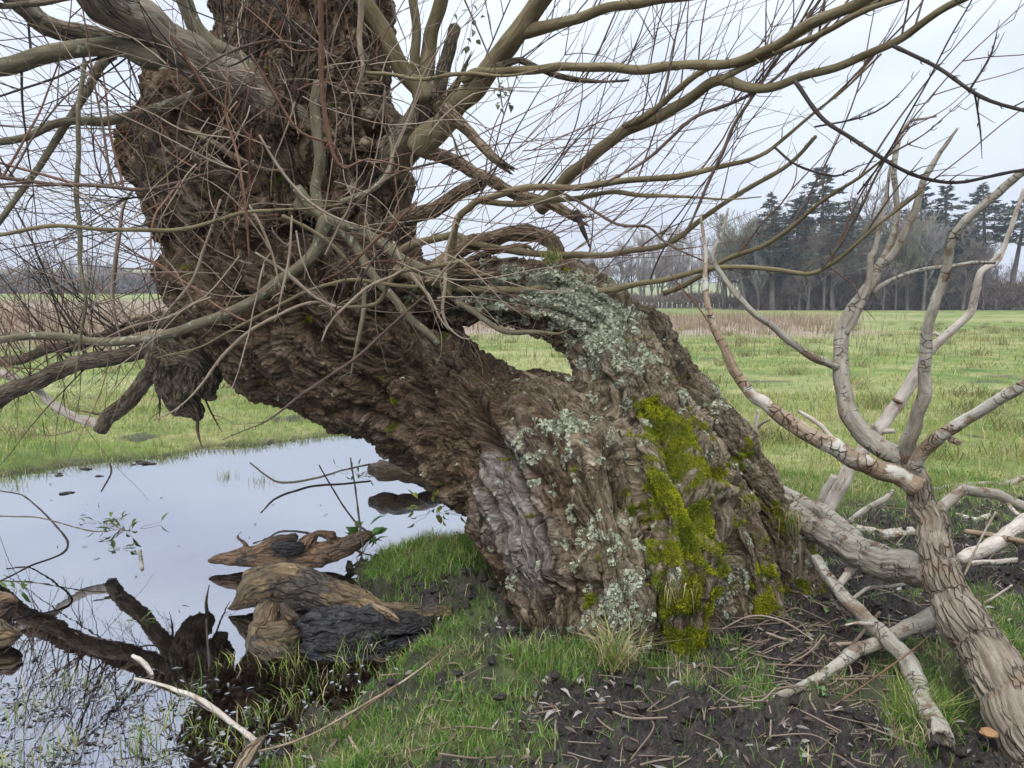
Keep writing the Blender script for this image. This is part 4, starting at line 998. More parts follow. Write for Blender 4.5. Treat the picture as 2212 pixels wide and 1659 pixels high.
# a scar where the bark is off
def log_thing(name, label, cat, mat, pts, seg=20, group=None, extra=(), loc=None, **k):
    global _sd
    _sd += .9
    p = P2(pts); mid = p[len(p) // 2]; c = at(mid[0], mid[1], mid[2]); base = (c[0], c[1], float(height(np.array([[c[0], c[1]]]))[0]))
    V, Q, tr, f = bough(p, 1, 1, 1, 1, seg, _sd, mat, **k)
    mb = MB(); mb.add(V, Q, tr, flow=f)
    if not extra:
        o = mb.build(name, M[mat], None, True, base); tag(o, label, cat, group); return o
    r = empty(name, base); tag(r, label, cat, group)
    mb.build('stem', M[mat], r)
    for en, em, ep, es, ek in extra: part(r, en, em, ep, 1, 1, 1, 1, es, **ek)
    return r

def G(s, lift=0.0):
    """x,y,w triples on the ground -> x,y,Y,w with the underside touching it"""
    out = []
    for t in s.split():
        x, y, w = map(float, t.split(','))
        p = gnd(x, y + w * .3, 0.0); out.append(f'{x},{y},{p[1]},{w}')
    return ' '.join(out)

log_thing('leaning_pole', 'long bleached bare pole leaning up behind the forked dead bough', 'dead branch', 'palebare',
    '1770,1130,4.35,30 1790,1096,4.35,31 1841,1003,4.35,29 1891,936,4.35,27 1941,870,4.35,26 1981,803,4.35,24 2015,750,4.33,20 2058,713,4.3,17 2095,670,4.28,16 2108,620,4.26,16 2118,586,4.25,14 2150,565,4.24,12 2165,540,4.24,10 2191,467,4.22,9 2216,405,4.2,8', 18,
    extra=(('stub', 'palebare', '1895,935,4.33,15 1888,915,4.3,12', 10, dict(jag=.01)), ('stub', 'palebare', '1905,930,4.33,14 1932,930,4.28,10', 10, {}), ('stub', 'peel', '1945,870,4.33,10 1930,862,4.3,9', 8, {}),
           ('stub', 'palebare', '2118,588,4.25,9 2160,545,4.22,7', 8, {}), ('stub', 'palebare', '1772,1084,4.3,16 1785,1055,4.28,15 1802,1026,4.26,13', 12, dict(jag=.01))))
log_thing('bleached_stick', 'thin upright bleached stick with a side spur, in the grass behind the trunk', 'stick', 'palebare', '1628,1010,4.95,11 1631,983,4.95,11 1633,930,4.95,9 1638,886,4.95,6', 10,
    extra=(('spur', 'pale', '1634,928,4.95,7 1645,916,4.92,6 1662,907,4.9,5', 8, {}),))
log_thing('hollow_branch', 'fallen branch with a hollow broken end pointing towards the viewer', 'fallen branch', 'pale',
    '1762,1205,3.6,20 1771,1222,3.5,22 1808,1273,3.36,27 1858,1323,3.22,31 1901,1363,3.1,34 1948,1416,2.95,38 1975,1466,2.80,41 1995,1523,2.63,46 2021,1566,2.50,50 2033,1600,2.40,52', 30, jag=.018, rough=.003,
    extra=(('hollow_core', 'ochre', '2020,1566,2.48,36 2033,1604,2.39,43 2036,1620,2.36,41', 24, dict(jag=.02, lump=.35, rough=.006)), ('splinter', 'palebare', '1888,1348,3.1,10 1850,1346,3.04,7 1828,1350,3.02,3', 8, {})))
log_thing('curved_branch', 'curved fallen branch passing under the hollow one, its thin end on the mud', 'fallen branch', 'pale',
    '1610,1518,2.83,9 1621,1515,2.84,12 1675,1505,2.86,17 1741,1480,2.9,22 1791,1446,2.97,26 1841,1410,3.05,29 1891,1390,3.1,32 1941,1368,3.14,36 2001,1340,3.18,40 2040,1318,3.22,38', 24, rough=.003, ridge=.003)
log_thing('ground_branch', 'arched grey branch lying in the mud right of the dead bough', 'fallen branch', 'pale', '2020,1125,4.1,20 2035,1100,4.15,24 2055,1080,4.18,24 2075,1063,4.2,24 2091,1060,4.25,23 2141,1066,4.3,22 2191,1085,4.3,22 2250,1120,4.2,22', 16)
log_thing('ground_branch', 'thin grey branch lying level behind the arched one', 'fallen branch', 'pale', G('1985,1068,13 2015,1060,14 2075,1050,14 2130,1047,14 2175,1045,13 2240,1022,11'), 14)
log_thing('ground_branch', 'brown log with lifted bark behind the dead bough stem', 'fallen branch', 'peel', G('1845,1138,18 1870,1146,22 1908,1154,24 1975,1148,24 2020,1138,20'), 18, ridge=.004)
log_thing('ground_branch', 'stout pale branch slanting up out of the mud at the right', 'fallen branch', 'palebare', '2078,1208,3.75,26 2100,1196,3.8,28 2141,1178,3.9,30 2212,1128,4.05,30 2280,1085,4.2,28', 18, jag=.01)
log_thing('ground_branch', 'dark barked stick lying across the stout pale branch', 'stick', 'peel', '2085,1146,4.02,10 2110,1150,4.0,12 2212,1172,3.85,13 2270,1185,3.8,12', 12)
log_thing('ground_branch', 'straight pale stick lying level on the mud at the right edge', 'stick', 'palebare', G('2072,1219,11 2120,1215,12 2212,1210,12 2260,1208,11'), 12)
log_thing('stick', 'thin upright stick slanting behind the thick dead stem', 'stick', 'tantwig', '2081,1240,3.7,5 2116,1170,3.72,5 2151,1106,3.75,4', 8)
log_thing('stick', 'short pale stick poking up from the grass beside the thick stem', 'stick', 'palebare', '2125,1302,3.4,6 2155,1282,3.38,5 2186,1262,3.36,4', 8)
log_thing('stick', 'straight brown stick lying under the hollow branch, left end free', 'stick', 'tantwig', '1655,1366,3.3,5 1700,1380,3.25,6 1758,1390,3.2,7 1830,1391,3.15,8 1903,1386,3.1,8', 8)
log_thing('stick', 'brown stick crossing beneath the hollow branch at a steep slant', 'stick', 'twig', '1811,1428,3.05,7 1850,1380,3.12,8 1898,1322,3.2,8', 8)
log_thing('ground_branch', 'thin dark curved branch hanging over the arched grey one', 'fallen branch', 'peel', '2150,1062,4.35,9 2175,1085,4.3,10 2200,1112,4.2,10 2240,1108,4.15,9', 10)
log_thing('ground_branch', 'crooked dark branch lying under the arched grey one', 'fallen branch', 'peel', G('2050,1108,9 2080,1116,11 2110,1122,10 2140,1112,8'), 10)
log_thing('ground_branch', 'grey forked branch end lying between the trunk and the thick stem', 'fallen branch', 'pale', '1835,1128,3.95,12 1870,1100,4.0,14 1905,1082,4.05,12 1930,1060,4.1,8', 12)
log_thing('ground_branch', 'short pale log end sticking out under the propped bough', 'fallen branch', 'palebare', '1815,1262,3.5,16 1832,1240,3.55,18 1850,1222,3.6,16', 12, jag=.01)
log_thing('ground_branch', 'bent grey stick lying in litter below the propped bough', 'stick', 'pale', '1845,1292,3.36,8 1880,1272,3.42,9 1925,1268,3.45,9 1960,1262,3.5,8', 9)
# ---------------------------------------------------------------- wood in the pond
def log_org(label, x, y, Y, parts):
    c = at(x, y, Y); r = empty('pond_log', (c[0], c[1], WZ)); tag(r, label, 'log')
    for nm, mat, tubes, amp, fr, lump, big in parts: organic(nm, tubes, .0062, mat, r, amp, fr, lump, 8, big, x * .01, 22)
log_org('spindle shaped wet log with a torn hollow, farther of the two in the pond', 620, 1200, 4.5, [
    ('wood', 'log', [[(448, 1212, 4.5, 6), (470, 1208, 4.5, 13), (520, 1204, 4.5, 20), (580, 1203, 4.5, 24), (640, 1202, 4.5, 27), (700, 1196, 4.52, 27), (740, 1182, 4.54, 24), (775, 1166, 4.56, 17), (801, 1151, 4.58, 9)],
                     [(540, 1195, 4.48, 10), (580, 1178, 4.5, 14), (600, 1166, 4.52, 10), (640, 1160, 4.54, 11)], [(650, 1182, 4.48, 16), (675, 1160, 4.5, 13), (690, 1150, 4.52, 7), (720, 1160, 4.52, 14)], [(520, 1212, 4.46, 12), (600, 1212, 4.46, 16), (700, 1212, 4.46, 16)]], .009, 46, .16, .016),
    ('heartwood', 'blacklog', [[(590, 1180, 4.44, 12), (625, 1184, 4.42, 15), (655, 1182, 4.44, 11)]], .015, 24, .4, .02),
    ('stub', 'log', [[(535, 1185, 4.52, 7), (526, 1170, 4.52, 5), (512, 1160, 4.52, 3.5), (524, 1146, 4.52, 2.5)]], .006, 30, .3, .004)])
log_org('black and ochre rotten log with a knotted root, nearer of the pond logs', 660, 1320, 3.85, [
    ('wood', 'ochre', [[(488, 1316, 3.86, 4), (515, 1304, 3.86, 18), (550, 1276, 3.9, 40), (600, 1264, 3.94, 48), (650, 1268, 3.94, 46), (710, 1286, 3.9, 42), (770, 1306, 3.84, 34), (840, 1324, 3.78, 26), (900, 1328, 3.76, 22), (975, 1325, 3.78, 12)], [(535, 1256, 3.98, 24), (580, 1246, 3.99, 28), (640, 1256, 3.97, 22)]], .011, 44, .16, .030),
    ('rotten_side', 'blacklog', [[(640, 1372, 3.62, 24), (690, 1362, 3.6, 42), (750, 1352, 3.6, 46), (810, 1350, 3.62, 40), (870, 1348, 3.66, 30), (935, 1345, 3.7, 16)], [(650, 1400, 3.5, 14), (720, 1396, 3.5, 18), (800, 1385, 3.55, 14)]], .026, 18, .3, .032),
    ('root_knot', 'ochre', [[(588, 1300, 3.68, 16), (572, 1335, 3.62, 26), (558, 1378, 3.55, 28), (572, 1408, 3.46, 26), (620, 1414, 3.44, 20), (648, 1410, 3.46, 10)], [(575, 1375, 3.54, 30), (620, 1378, 3.55, 30), (650, 1368, 3.58, 16)], [(605, 1312, 3.72, 16), (632, 1345, 3.66, 18)]], .010, 44, .3, .035),
    ('bark_flake', 'dead', [[(800, 1304, 3.64, 6), (835, 1324, 3.6, 12), (866, 1345, 3.58, 5)]], .012, 30, .4, .01)])
log_org('dark stump end of a log at the left edge of the pond', 0, 1340, 3.6, [
    ('wood', 'log', [[(-80, 1318, 3.62, 38), (-20, 1314, 3.6, 38), (12, 1308, 3.6, 32), (34, 1302, 3.6, 14)]], .026, 18, .3, .03), ('mossy_foot', 'ochre', [[(-60, 1380, 3.46, 26), (0, 1376, 3.45, 28), (34, 1374, 3.46, 14)]], .02, 20, .35, .03)])
log_thing('pond_log', 'half sunken log in the dark water under the leaning trunk', 'log', 'ochre', '800,1012,6.60,26 830,1015,6.55,44 880,1022,6.50,44 940,1040,6.45,36 1000,1060,6.35,28', 22, lump=.25, ridge=.01)
def wg(s):
    out = []
    for t in s.split():
        x, y, w = map(float, t.split(',')); p = gnd(x, y, WZ + .004); out.append(f'{x},{y},{p[1]},{w}')
    return ' '.join(out)
log_thing('floating_branch', 'long bleached branch floating among the leaves, near end on the bank', 'floating branch', 'palebare', wg('292,1464,6 330,1471,8 367,1483,10 433,1513,11 493,1553,12 530,1585,13') + ' 555,1606,2.52,14', 12)
log_thing('floating_branch', 'short curved bleached stick floating in the dark reflection', 'floating branch', 'palebare', wg('287,1416,8 303,1425,10 317,1438,10 328,1458,7'), 10)
log_thing('floating_branch', 'pale stick end poking up through the clear middle of the pond', 'floating branch', 'pale', wg('306,1228,8 306,1210,9 304,1190,8'), 8)
log_thing('bank_stump', 'short ragged brown stump at the bottom edge of the pond bank', 'stump', 'dead', '505,1690,2.34,34 520,1650,2.38,32 540,1618,2.42,28 556,1600,2.44,20', 16, jag=.03, lump=.3, ridge=.006)
TW = [('arching thin twig dipping into the pond beside the trunk', '540,1000,6.0,4 575,1028,5.9,4 610,1043,5.9,5 683,1033,5.9,5 737,1016,5.85,4 800,1003,5.8,4', 'greybark'),
      ('dark leafy twig lying along the pond surface under the trunk', '563,1108,5.0,3 600,1073,5.1,5 667,1053,5.2,5 737,1046,5.25,5 800,1040,5.3,4', 'darktwig'),
      ('bent black twig standing in the pond beside the farther log', '690,1005,4.6,3 735,1080,4.3,4 770,1130,4.15,5 798,1153,4.05,5', 'darktwig'),
      ('thin brown stem standing behind the farther pond log', '758,990,4.35,3 770,1080,4.2,4 785,1180,4.05,5', 'darktwig'),
      ('dark stick modelled in place of an upright reflection, left of the rotten log', '445,1335,3.3,5 448,1390,3.2,6 452,1440,3.1,7', 'darktwig'),  # solid stick built in place of a dark upright reflection on the water
      ('long bent twig floating far left on the pond', '0,1060,5.3,3 60,1078,5.2,3 148,1176,4.45,5 60,1226,4.15,4 0,1256,4.0,4', 'darktwig'),
      ('grey twig floating level on the far left water', '-20,1114,4.9,3 80,1118,4.85,3 190,1146,4.65,3 240,1146,4.65,2', 'greybark'),
      ('kinked twig sticking out of the pond near the far bank', '238,1000,6.4,3 239,1025,6.2,4 218,1062,5.9,3', 'darktwig'),
      ('long tan twig slanting from the bank towards the trunk base', '520,1630,2.5,5 640,1600,2.58,5 760,1540,2.75,5 860,1480,2.9,5 925,1432,3.0,3', 'tantwig'),
      ('red twig lying across the grass near the pond corner', '740,1575,2.62,4 800,1520,2.78,4 900,1450,2.98,4 975,1390,3.15,3', 'redtwig'),
      ('red upright twig crossing the bare mud', '1137,1410,3.1,3 1170,1470,2.95,4 1210,1560,2.7,5 1250,1660,2.48,5', 'redtwig'),
      ('tan twig lying over the mud below the moss', '1330,1655,2.48,5 1380,1610,2.6,5 1425,1575,2.7,5 1440,1500,2.85,4 1445,1440,2.95,3', 'tantwig'),
      ('pale straight twig lying on the mud beside the leaf litter', '1640,1564,2.68,3 1720,1569,2.67,4 1840,1570,2.67,5', 'palebare'),
      ('red twig leaning over the mud in front of the hollow branch', '1755,1552,2.7,3 1850,1490,2.8,4 1950,1420,2.85,4 2010,1370,2.9,3', 'redtwig'),
      ('short broken twig lying on dark mud at the bottom', '755,1590,2.6,6 775,1625,2.5,7 792,1660,2.42,7', 'tantwig'),
      ('brown twig looped over the leaf litter under the moss', '1560,1360,3.28,4 1620,1330,3.4,4 1690,1340,3.36,4 1780,1400,3.2,4', 'tantwig'),
      ('thin leaning twig on the litter left of the curved branch', '1690,1440,3.05,3 1760,1405,3.1,4 1800,1375,3.15,4', 'twig'),
      ('upright dark stalk growing in front of the lichened buttress', '1375,1395,3.05,3 1390,1330,3.06,3 1415,1260,3.1,2', 'darktwig')]
for lb, pts, m in TW: log_thing('twig', lb, 'twig', m, pts, 7, wig=.006, step=.03)
# ---------------------------------------------------------------- wood at the far side of the meadow
def bare_tree(seed, H=10.0, spread=.55, upright=.35, levels=5, r0=.22, kids=(3, 4), crown0=.3, fine=1.0):
    g = np.random.default_rng(seed); segs = []
    def grow_(p, d, L, r, lv):
        n = 4 if lv < 2 else 3; C = [p]; d = d / np.linalg.norm(d)
        for i in range(n):
            d = d + g.normal(0, .14 if lv else .05, 3) + np.array([0, 0, upright * .3]); d /= np.linalg.norm(d); C.append(C[-1] + d * L / n)
        rr = np.linspace(r, r * .55, n + 1)
        segs.append((np.array(C), rr, lv))
        if lv >= levels: return
        k = g.integers(kids[0], kids[1] + 1) + (3 if lv == 0 else 0)
        for j in range(k):
            t = g.uniform(crown0 if lv == 0 else .25, 1.0); q = t * n; i = min(int(q), n - 1); b = C[i] + (C[i + 1] - C[i]) * (q - i)
            dd = (C[i + 1] - C[i]); dd /= np.linalg.norm(dd); s = g.normal(size=3); s -= dd * (s @ dd); s /= np.linalg.norm(s)
            a = spread * g.uniform(.6, 1.3)
            grow_(b, dd * math.cos(a) + s * math.sin(a) + np.array([0, 0, upright * .4]), L * g.uniform(.45, .72) * (1.0 if lv else .8), r * .55 * (1 - t * .3), lv + 1)
        if lv < 3: grow_(C[-1], d, L * .55, rr[-1], lv + 1)
    grow_(np.zeros(3), np.array([0, 0, 1.0]), H * .5, r0, 0)
    mt, mw = MB(), MB()
    for C, rr, lv in segs:
        rr = np.maximum(rr, .010 * fine)
        V, Q, tr, f = tube(C, rr, 6 if lv == 0 else 3, cap=False); (mt if lv <= 1 else mw).add(V, Q)
    top = max(C[:, 2].max() for C, _, _ in segs)
    return mt.mesh('trunk'), mw.mesh('crown', sm=False), top

def conifer(seed, H=15.0, bare=.35, width=2.6, dens=1.0, droop=.12):
    g = np.random.default_rng(seed); mt = MB()
    C = np.column_stack([np.linspace(0, g.normal(0, .25), 8), np.linspace(0, g.normal(0, .25), 8), np.linspace(0, H, 8)])
    V, Q, tr, f = tube(C, np.linspace(.24, .03, 8), 7, cap=False); mt.add(V, Q)
    nb_ = int(120 * dens); tri = []; cols = []
    for k in range(nb_):
        t = bare + (1 - bare) * ((k + g.uniform(0, 1)) / nb_); z = H * t; u = (t - bare) / (1 - bare)
        L = width * (min(1.0, (1 - u) * 1.6 + .10)) * (.55 + .45 * min(1, u * 5 + .3)) * g.uniform(.45, 1.15); az = g.uniform(0, 2 * np.pi)
        d = np.array([math.cos(az), math.sin(az), g.uniform(-.1, .35) - droop]); b = np.array([np.interp(z, C[:, 2], C[:, 0]), np.interp(z, C[:, 2], C[:, 1]), z])
        n = 4; B = [b]; dd = d / np.linalg.norm(d)
        for i in range(n): dd = dd + np.array([0, 0, .10 if i > 1 else -.05]) + g.normal(0, .05, 3); B.append(B[-1] + dd / np.linalg.norm(dd) * L / n)
        B = np.array(B); V, Q, tr, f = tube(B, np.linspace(.04, .012, n + 1), 3, cap=False); mt.add(V, Q)
        m = int(34 * L / width * 1.4) + 8
        pt = g.uniform(.15, 1.0, m) ** .8; c = np.column_stack([np.interp(pt, np.linspace(0, 1, n + 1), B[:, a]) for a in range(3)])
        side = np.cross(dd, [0, 0, 1]); side /= np.linalg.norm(side) + 1e-9
        c += side * (g.normal(0, .16, m) * L * (1.1 - pt * .7))[:, None] + np.array([0, 0, 1]) * g.normal(0, .07, m)[:, None]
        s = g.uniform(.10, .26, m)[:, None]; a1 = dd + g.normal(0, .6, (m, 3)); a1 /= np.linalg.norm(a1, axis=1, keepdims=True); a2 = np.cross(a1, g.normal(size=(m, 3))); a2 /= np.linalg.norm(a2, axis=1, keepdims=True)
        tri.append(np.stack([c - a2 * s * .45, c + a2 * s * .45, c + a1 * s * 1.5], 1).reshape(-1, 3))
        cc = np.array([.072, .094, .076]) * g.uniform(.6, 1.5) ; cols.append(np.tile(np.append(cc, 1), (m * 3, 1)) * np.repeat(np.append(g.uniform(.7, 1.3, m)[:, None], np.ones((m, 0)), 1), 3, 0))
    V = np.concatenate(tri); me = make_mesh('crown', V, None, np.arange(len(V)).reshape(-1, 3), dict(col=np.concatenate(cols)), False)
    return mt.mesh('trunk'), me, H

M['needles'] = mat_leafy('needles', .1, .8, .1)
M['fartrunk'] = mat_far('far_bark', (.13, .112, .098))
M['fartwig'] = mat_far('far_twigs', (.19, .158, .142))
M['fargrey'] = mat_far('far_grey_twigs', (.30, .275, .26))
M['farolive'] = mat_far('far_olive_twigs', (.185, .175, .115))
M['farpale'] = mat_far('far_pale_twigs', (.36, .32, .29))

def proto(fn, *a, tw='fartwig', **k):
    t, c, top = fn(*a, **k); t.materials.append(M['fartrunk']); c.materials.append(M[tw]); return t, c, top
CON = [proto(conifer, 11, 15, .30, 2.5, 1.0, tw='needles'), proto(conifer, 12, 15, .22, 2.9, 1.2, tw='needles'), proto(conifer, 13, 15, .52, 2.3, .75, tw='needles'), proto(conifer, 15, 15, .40, 2.0, .9, tw='needles')]
BAR = {'round': [proto(bare_tree, 21, 11, .62, .30), proto(bare_tree, 22, 11, .70, .22)], 'tall': [proto(bare_tree, 31, 12, .42, .5, tw='fargrey'), proto(bare_tree, 32, 12, .36, .6, tw='fargrey'), proto(bare_tree, 33, 12, .5, .45, tw='fargrey')],
       'olive': [proto(bare_tree, 41, 11, .6, .25, 5, .2, (3, 5), .15, tw='farolive'), proto(bare_tree, 42, 11, .55, .3, 5, .2, (3, 5), .15, tw='farolive')], 'brown': [proto(bare_tree, 51, 8, .65, .2, 5, .16, (3, 5), .1), proto(bare_tree, 52, 8, .6, .3, 5, .15, (3, 5), .1)],
       'pale': [proto(bare_tree, 61, 11, .34, .7, 5, .16, (3, 4), .12, tw='farpale'), proto(bare_tree, 62, 11, .3, .8, 5, .16, (3, 4), .12, tw='farpale')]}
def plant(name, pr, px, ytop, Y, label, cat, group, scx=1.0):
    p = at(px, 660, Y); z = float(height(np.array([[p[0], Y]]))[0]); H = at(px, ytop, Y)[2] - z
    o = empty(name, (p[0], Y, z)); tag(o, label, cat, group); s = H / pr[2]
    o.scale = (s * scx, s * scx, s); o.rotation_euler = (0, 0, random.uniform(0, 6.28))
    for me, nm in ((pr[0], 'trunk'), (pr[1], 'crown')):
        c = bpy.data.objects.new(nm, me); COL.objects.link(c); c.parent = o
    return o
g1 = 'conifers of the far wood'
for i, (x, yt, Y, v, sx, lb) in enumerate([
        (1772, 362, 88, 1, 1.15, 'tallest dark conifer of the far wood, its ragged top above all others'), (1668, 418, 86, 0, 1.0, 'dark conifer at the left end of the conifer group'), (1708, 424, 90, 0, 1.15, 'bushy dark conifer second from the left in the group'),
        (1738, 470, 94, 3, 1.0, 'short conifer squeezed left of the tallest one'), (1975, 396, 96, 3, .9, 'narrow conifer tip showing behind the pale forked branches'), (2032, 402, 89, 1, 1.0, 'dark conifer right of the narrow tipped one, with a broad crown'),
        (2062, 470, 92, 3, 1.1, 'lower conifer with sparse crown right of the broad crowned one'), (2132, 395, 90, 2, 1.1, 'bare stemmed conifer with a high crown, left one of the last pair'), (2176, 400, 91, 2, 1.15, 'bare stemmed conifer with a high crown, right one of the last pair'),
        (1615, 486, 92, 0, 1.0, 'small pale conifer just left of the dark conifer group'), (1835, 430, 96, 3, 1.0, 'conifer half hidden by bare twigs right of the tallest one'), (2004, 520, 86, 0, 1.1, 'low dark conifer under the broad crowned one'), (1905, 500, 92, 1, 1.0, 'low conifer wrapped in bare twigs at the middle of the wood')]):
    plant('conifer', CON[v], x, yt, Y, lb, 'conifer', g1, sx * (1.75 if v != 2 else 1.45))
rr = random.Random(5)
LST = []
for x in range(1560, 2110, 17): LST.append((x + rr.uniform(-10, 10), rr.uniform(430, 540), rr.uniform(84, 96), rr.choice(['round', 'olive', 'brown', 'brown', 'tall'])))
LST += [(1882, 362, 92, 'round'), (1800, 425, 86, 'round'), (1780, 450, 85, 'brown'), (1925, 440, 88, 'olive'), (1960, 470, 86, 'olive'), (1850, 440, 87, 'olive'), (1745, 480, 85, 'brown'), (2010, 460, 90, 'tall')]
for x in range(1190, 1600, 24): LST.append((x + rr.uniform(-9, 9), rr.uniform(500, 560), rr.uniform(100, 125), rr.choice(['tall', 'tall', 'round'])))
for x in range(1380, 1600, 20): LST.append((x + rr.uniform(-8, 8), rr.uniform(478, 520), rr.uniform(112, 135), 'pale'))
for x in (2120, 2150, 2185, 2215): LST.append((x, rr.uniform(520, 580), rr.uniform(92, 110), 'round'))
TXT = {'round': 'bare round crowned tree of the far wood, grey brown twigs', 'olive': 'bare tree of the far wood with olive green twigs', 'brown': 'low bushy bare tree of the far wood, red brown twigs', 'tall': 'slender bare tree of the far wood with grey stems', 'pale': 'pale upright bare tree in the thin wood behind the arch'}
for x, yt, Y, kd in LST:
    v = rr.choice(BAR[kd]); plant('bare_tree', v, x, yt, Y, TXT[kd], 'tree', kd + ' bare trees of the far wood', rr.uniform(.9, 1.25))
for x in list(range(-40, 120, 34)) + [150, 190, 235, 262, 300, 335]:
    v = rr.choice(BAR['round'] + BAR['tall']); plant('bare_tree', v, x + rr.uniform(-10, 10), rr.uniform(540, 572) if x < 280 else rr.uniform(575, 595), rr.uniform(150, 165), 'bare tree over the distant hedge left of the willow', 'tree', 'bare trees over the distant left hedge', 1.4)

def scrub(name, x0, x1, Yf, hf, n, colf, mat, wid=.03):
    px = rng.uniform(x0, x1, n); Y = Yf(px, n); X = (px - PW / 2) / FP * Y; P = np.column_stack([X, Y]); z = height(P); h = hf(px, n)
    mb = MB()
    for c in range(3):
        k = slice(c * n // 3, (c + 1) * n // 3); m = len(X[k]); d = rng.normal(0, .5, (m, 3)); d[:, 2] = np.abs(d[:, 2]) + .4; d /= np.linalg.norm(d, axis=1, keepdims=True)
        b = np.column_stack([X[k], Y[k], z[k] + rng.uniform(0, .75, m) * h[k]]); t = np.cross(d, rng.normal(size=(m, 3))); t /= np.linalg.norm(t, axis=1, keepdims=True)
        L = rng.uniform(.3, 1.0, m)[:, None] * h[k][:, None] * .45; w = rng.uniform(.5, 1.5, m)[:, None] * wid
        V = np.stack([b - t * w, b + t * w, b + d * L], 1).reshape(-1, 3); mb.add(V, None, np.arange(len(V)).reshape(-1, 3), col=np.repeat(np.column_stack([colf(px[k], m), np.ones(m)]), 3, 0))
    o = mb.build(name, M[mat], None, False); tag(o, kind='stuff'); return o
M['scrub'] = mat_leafy('scrub_twigs', .05, .9, .1)
def bcol(a, b): return lambda px, n: (np.array(a) + (np.array(b) - np.array(a)) * rng.uniform(0, 1, (n, 1))) * rng.uniform(.6, 1.3, (n, 1))
scrub('undergrowth', 1180, 2500, lambda px, n: 86 + rng.uniform(0, 9, n) + smooth(1640, 1560, px) * 12, lambda px, n: 2.2 + 1.6 * smooth(1600, 1720, px) + 1.4 * fbm(np.column_stack([px * .02, px * 0, px * 0]), 2), 42000, bcol((.085, .066, .055), (.20, .155, .13)), 'scrub', .045)
scrub('understorey', 1620, 2110, lambda px, n: 90 + rng.uniform(0, 8, n), lambda px, n: 8.5 + 3 * fbm(np.column_stack([px * .013, px * 0 + 4, px * 0]), 2), 60000, bcol((.10, .098, .078), (.24, .21, .18)), 'scrub', .035)
scrub('distant_hedge', -700, 420, lambda px, n: 140 + rng.uniform(0, 12, n), lambda px, n: 4.6 + 2.2 * fbm(np.column_stack([px * .015, px * 0 + 9, px * 0]), 3), 42000, bcol((.14, .125, .122), (.27, .245, .235)), 'scrub', .09)
# far wooded rise beyond the hedge
def hill():
    xs = np.linspace(-420, 30, 90); ys = np.linspace(230, 420, 24); X, Y = np.meshgrid(xs, ys); t = (Y - 230) / 190
    Z = 3 + t * (15 + 6 * fbm(np.column_stack([X.ravel() * .012, X.ravel() * 0, X.ravel() * 0]), 3).reshape(X.shape)) + 1.6 * fbm(np.column_stack([X.ravel() * .12, Y.ravel() * .1, X.ravel() * 0]), 3).reshape(X.shape)
    Z *= smooth(30, -60, X) * .9 + .1
    nx = 90; i = np.arange(23)[:, None] * nx + np.arange(89)[None]; Q = np.stack([i, i + 1, i + nx + 1, i + nx], -1).reshape(-1, 4)
    k = NT('hill_pasture'); pos = k.n('ShaderNodeNewGeometry').outputs['Position']; n = k.noise(pos, .018, 4, .6)
    m = k.done(k.principled(k.ramp(n, [(.46, (.10, .10, .08)), (.53, (.25, .26, .12))]), .9, .1))
    me = make_mesh('hill', np.column_stack([X.ravel(), Y.ravel(), Z.ravel()]), Q); me.materials.append(m); o = bpy.data.objects.new('hill', me); COL.objects.link(o); tag(o, kind='structure')
hill()
scrub('hillside_wood', -500, 420, lambda px, n: 260 + rng.uniform(0, 140, n), lambda px, n: 6 + 3 * fbm(np.column_stack([px * .02, px * 0 + 2, px * 0]), 3), 1, bcol((.1, .09, .085), (.16, .15, .14)), 'scrub', .1) if False else None
# white planting tubes under the thin wood
M['guard'] = mat_plain('white_plastic', (.40, .40, .37))
C = np.column_stack([np.zeros(4), np.zeros(4), np.linspace(0, 1.0, 4)]); V, Q, tr, f = tube(C, [.065, .06, .06, .065], 8); mbg = MB(); mbg.add(V, Q, tr); GME = mbg.mesh('tree_guard'); GME.materials.append(M['guard'])
for k in range(18):
    px = 1385 + k * 11.0 + rr.uniform(-3, 3); Y = rr.uniform(93, 98); X = (px - PW / 2) / FP * Y; o = bpy.data.objects.new('tree_guard', GME); COL.objects.link(o); o.location = (X, Y, float(height(np.array([[X, Y]]))[0])); o.scale = (1, 1, rr.uniform(.6, .9))
    tag(o, 'white planting tube standing under the far bare trees', 'tree guard', 'white planting tubes at the foot of the far wood')
M['post'] = mat_plain('weathered_post', (.16, .14, .12))
for px, lb in ((2008, 'weathered fence post before the hedge, between the forked branches'), (2118, 'weathered fence post before the hedge, left of the last conifers'), (2145, 'weathered fence post before the hedge, nearest the right edge')):
    Y = 84.0; X = (px - PW / 2) / FP * Y; V, Q, tr, f = tube(np.array([[0, 0, -.1], [0, 0, .6], [.02, 0, 1.25]]), [.07, .065, .06], 7, lump=.2); mb = MB(); mb.add(V, Q, tr); o = mb.build('fence_post', M['post'], None, True, (0, 0, 0)); o.location = (X, Y, float(height(np.array([[X, Y]]))[0])); tag(o, lb, 'fence post', 'fence posts at the meadow edge')
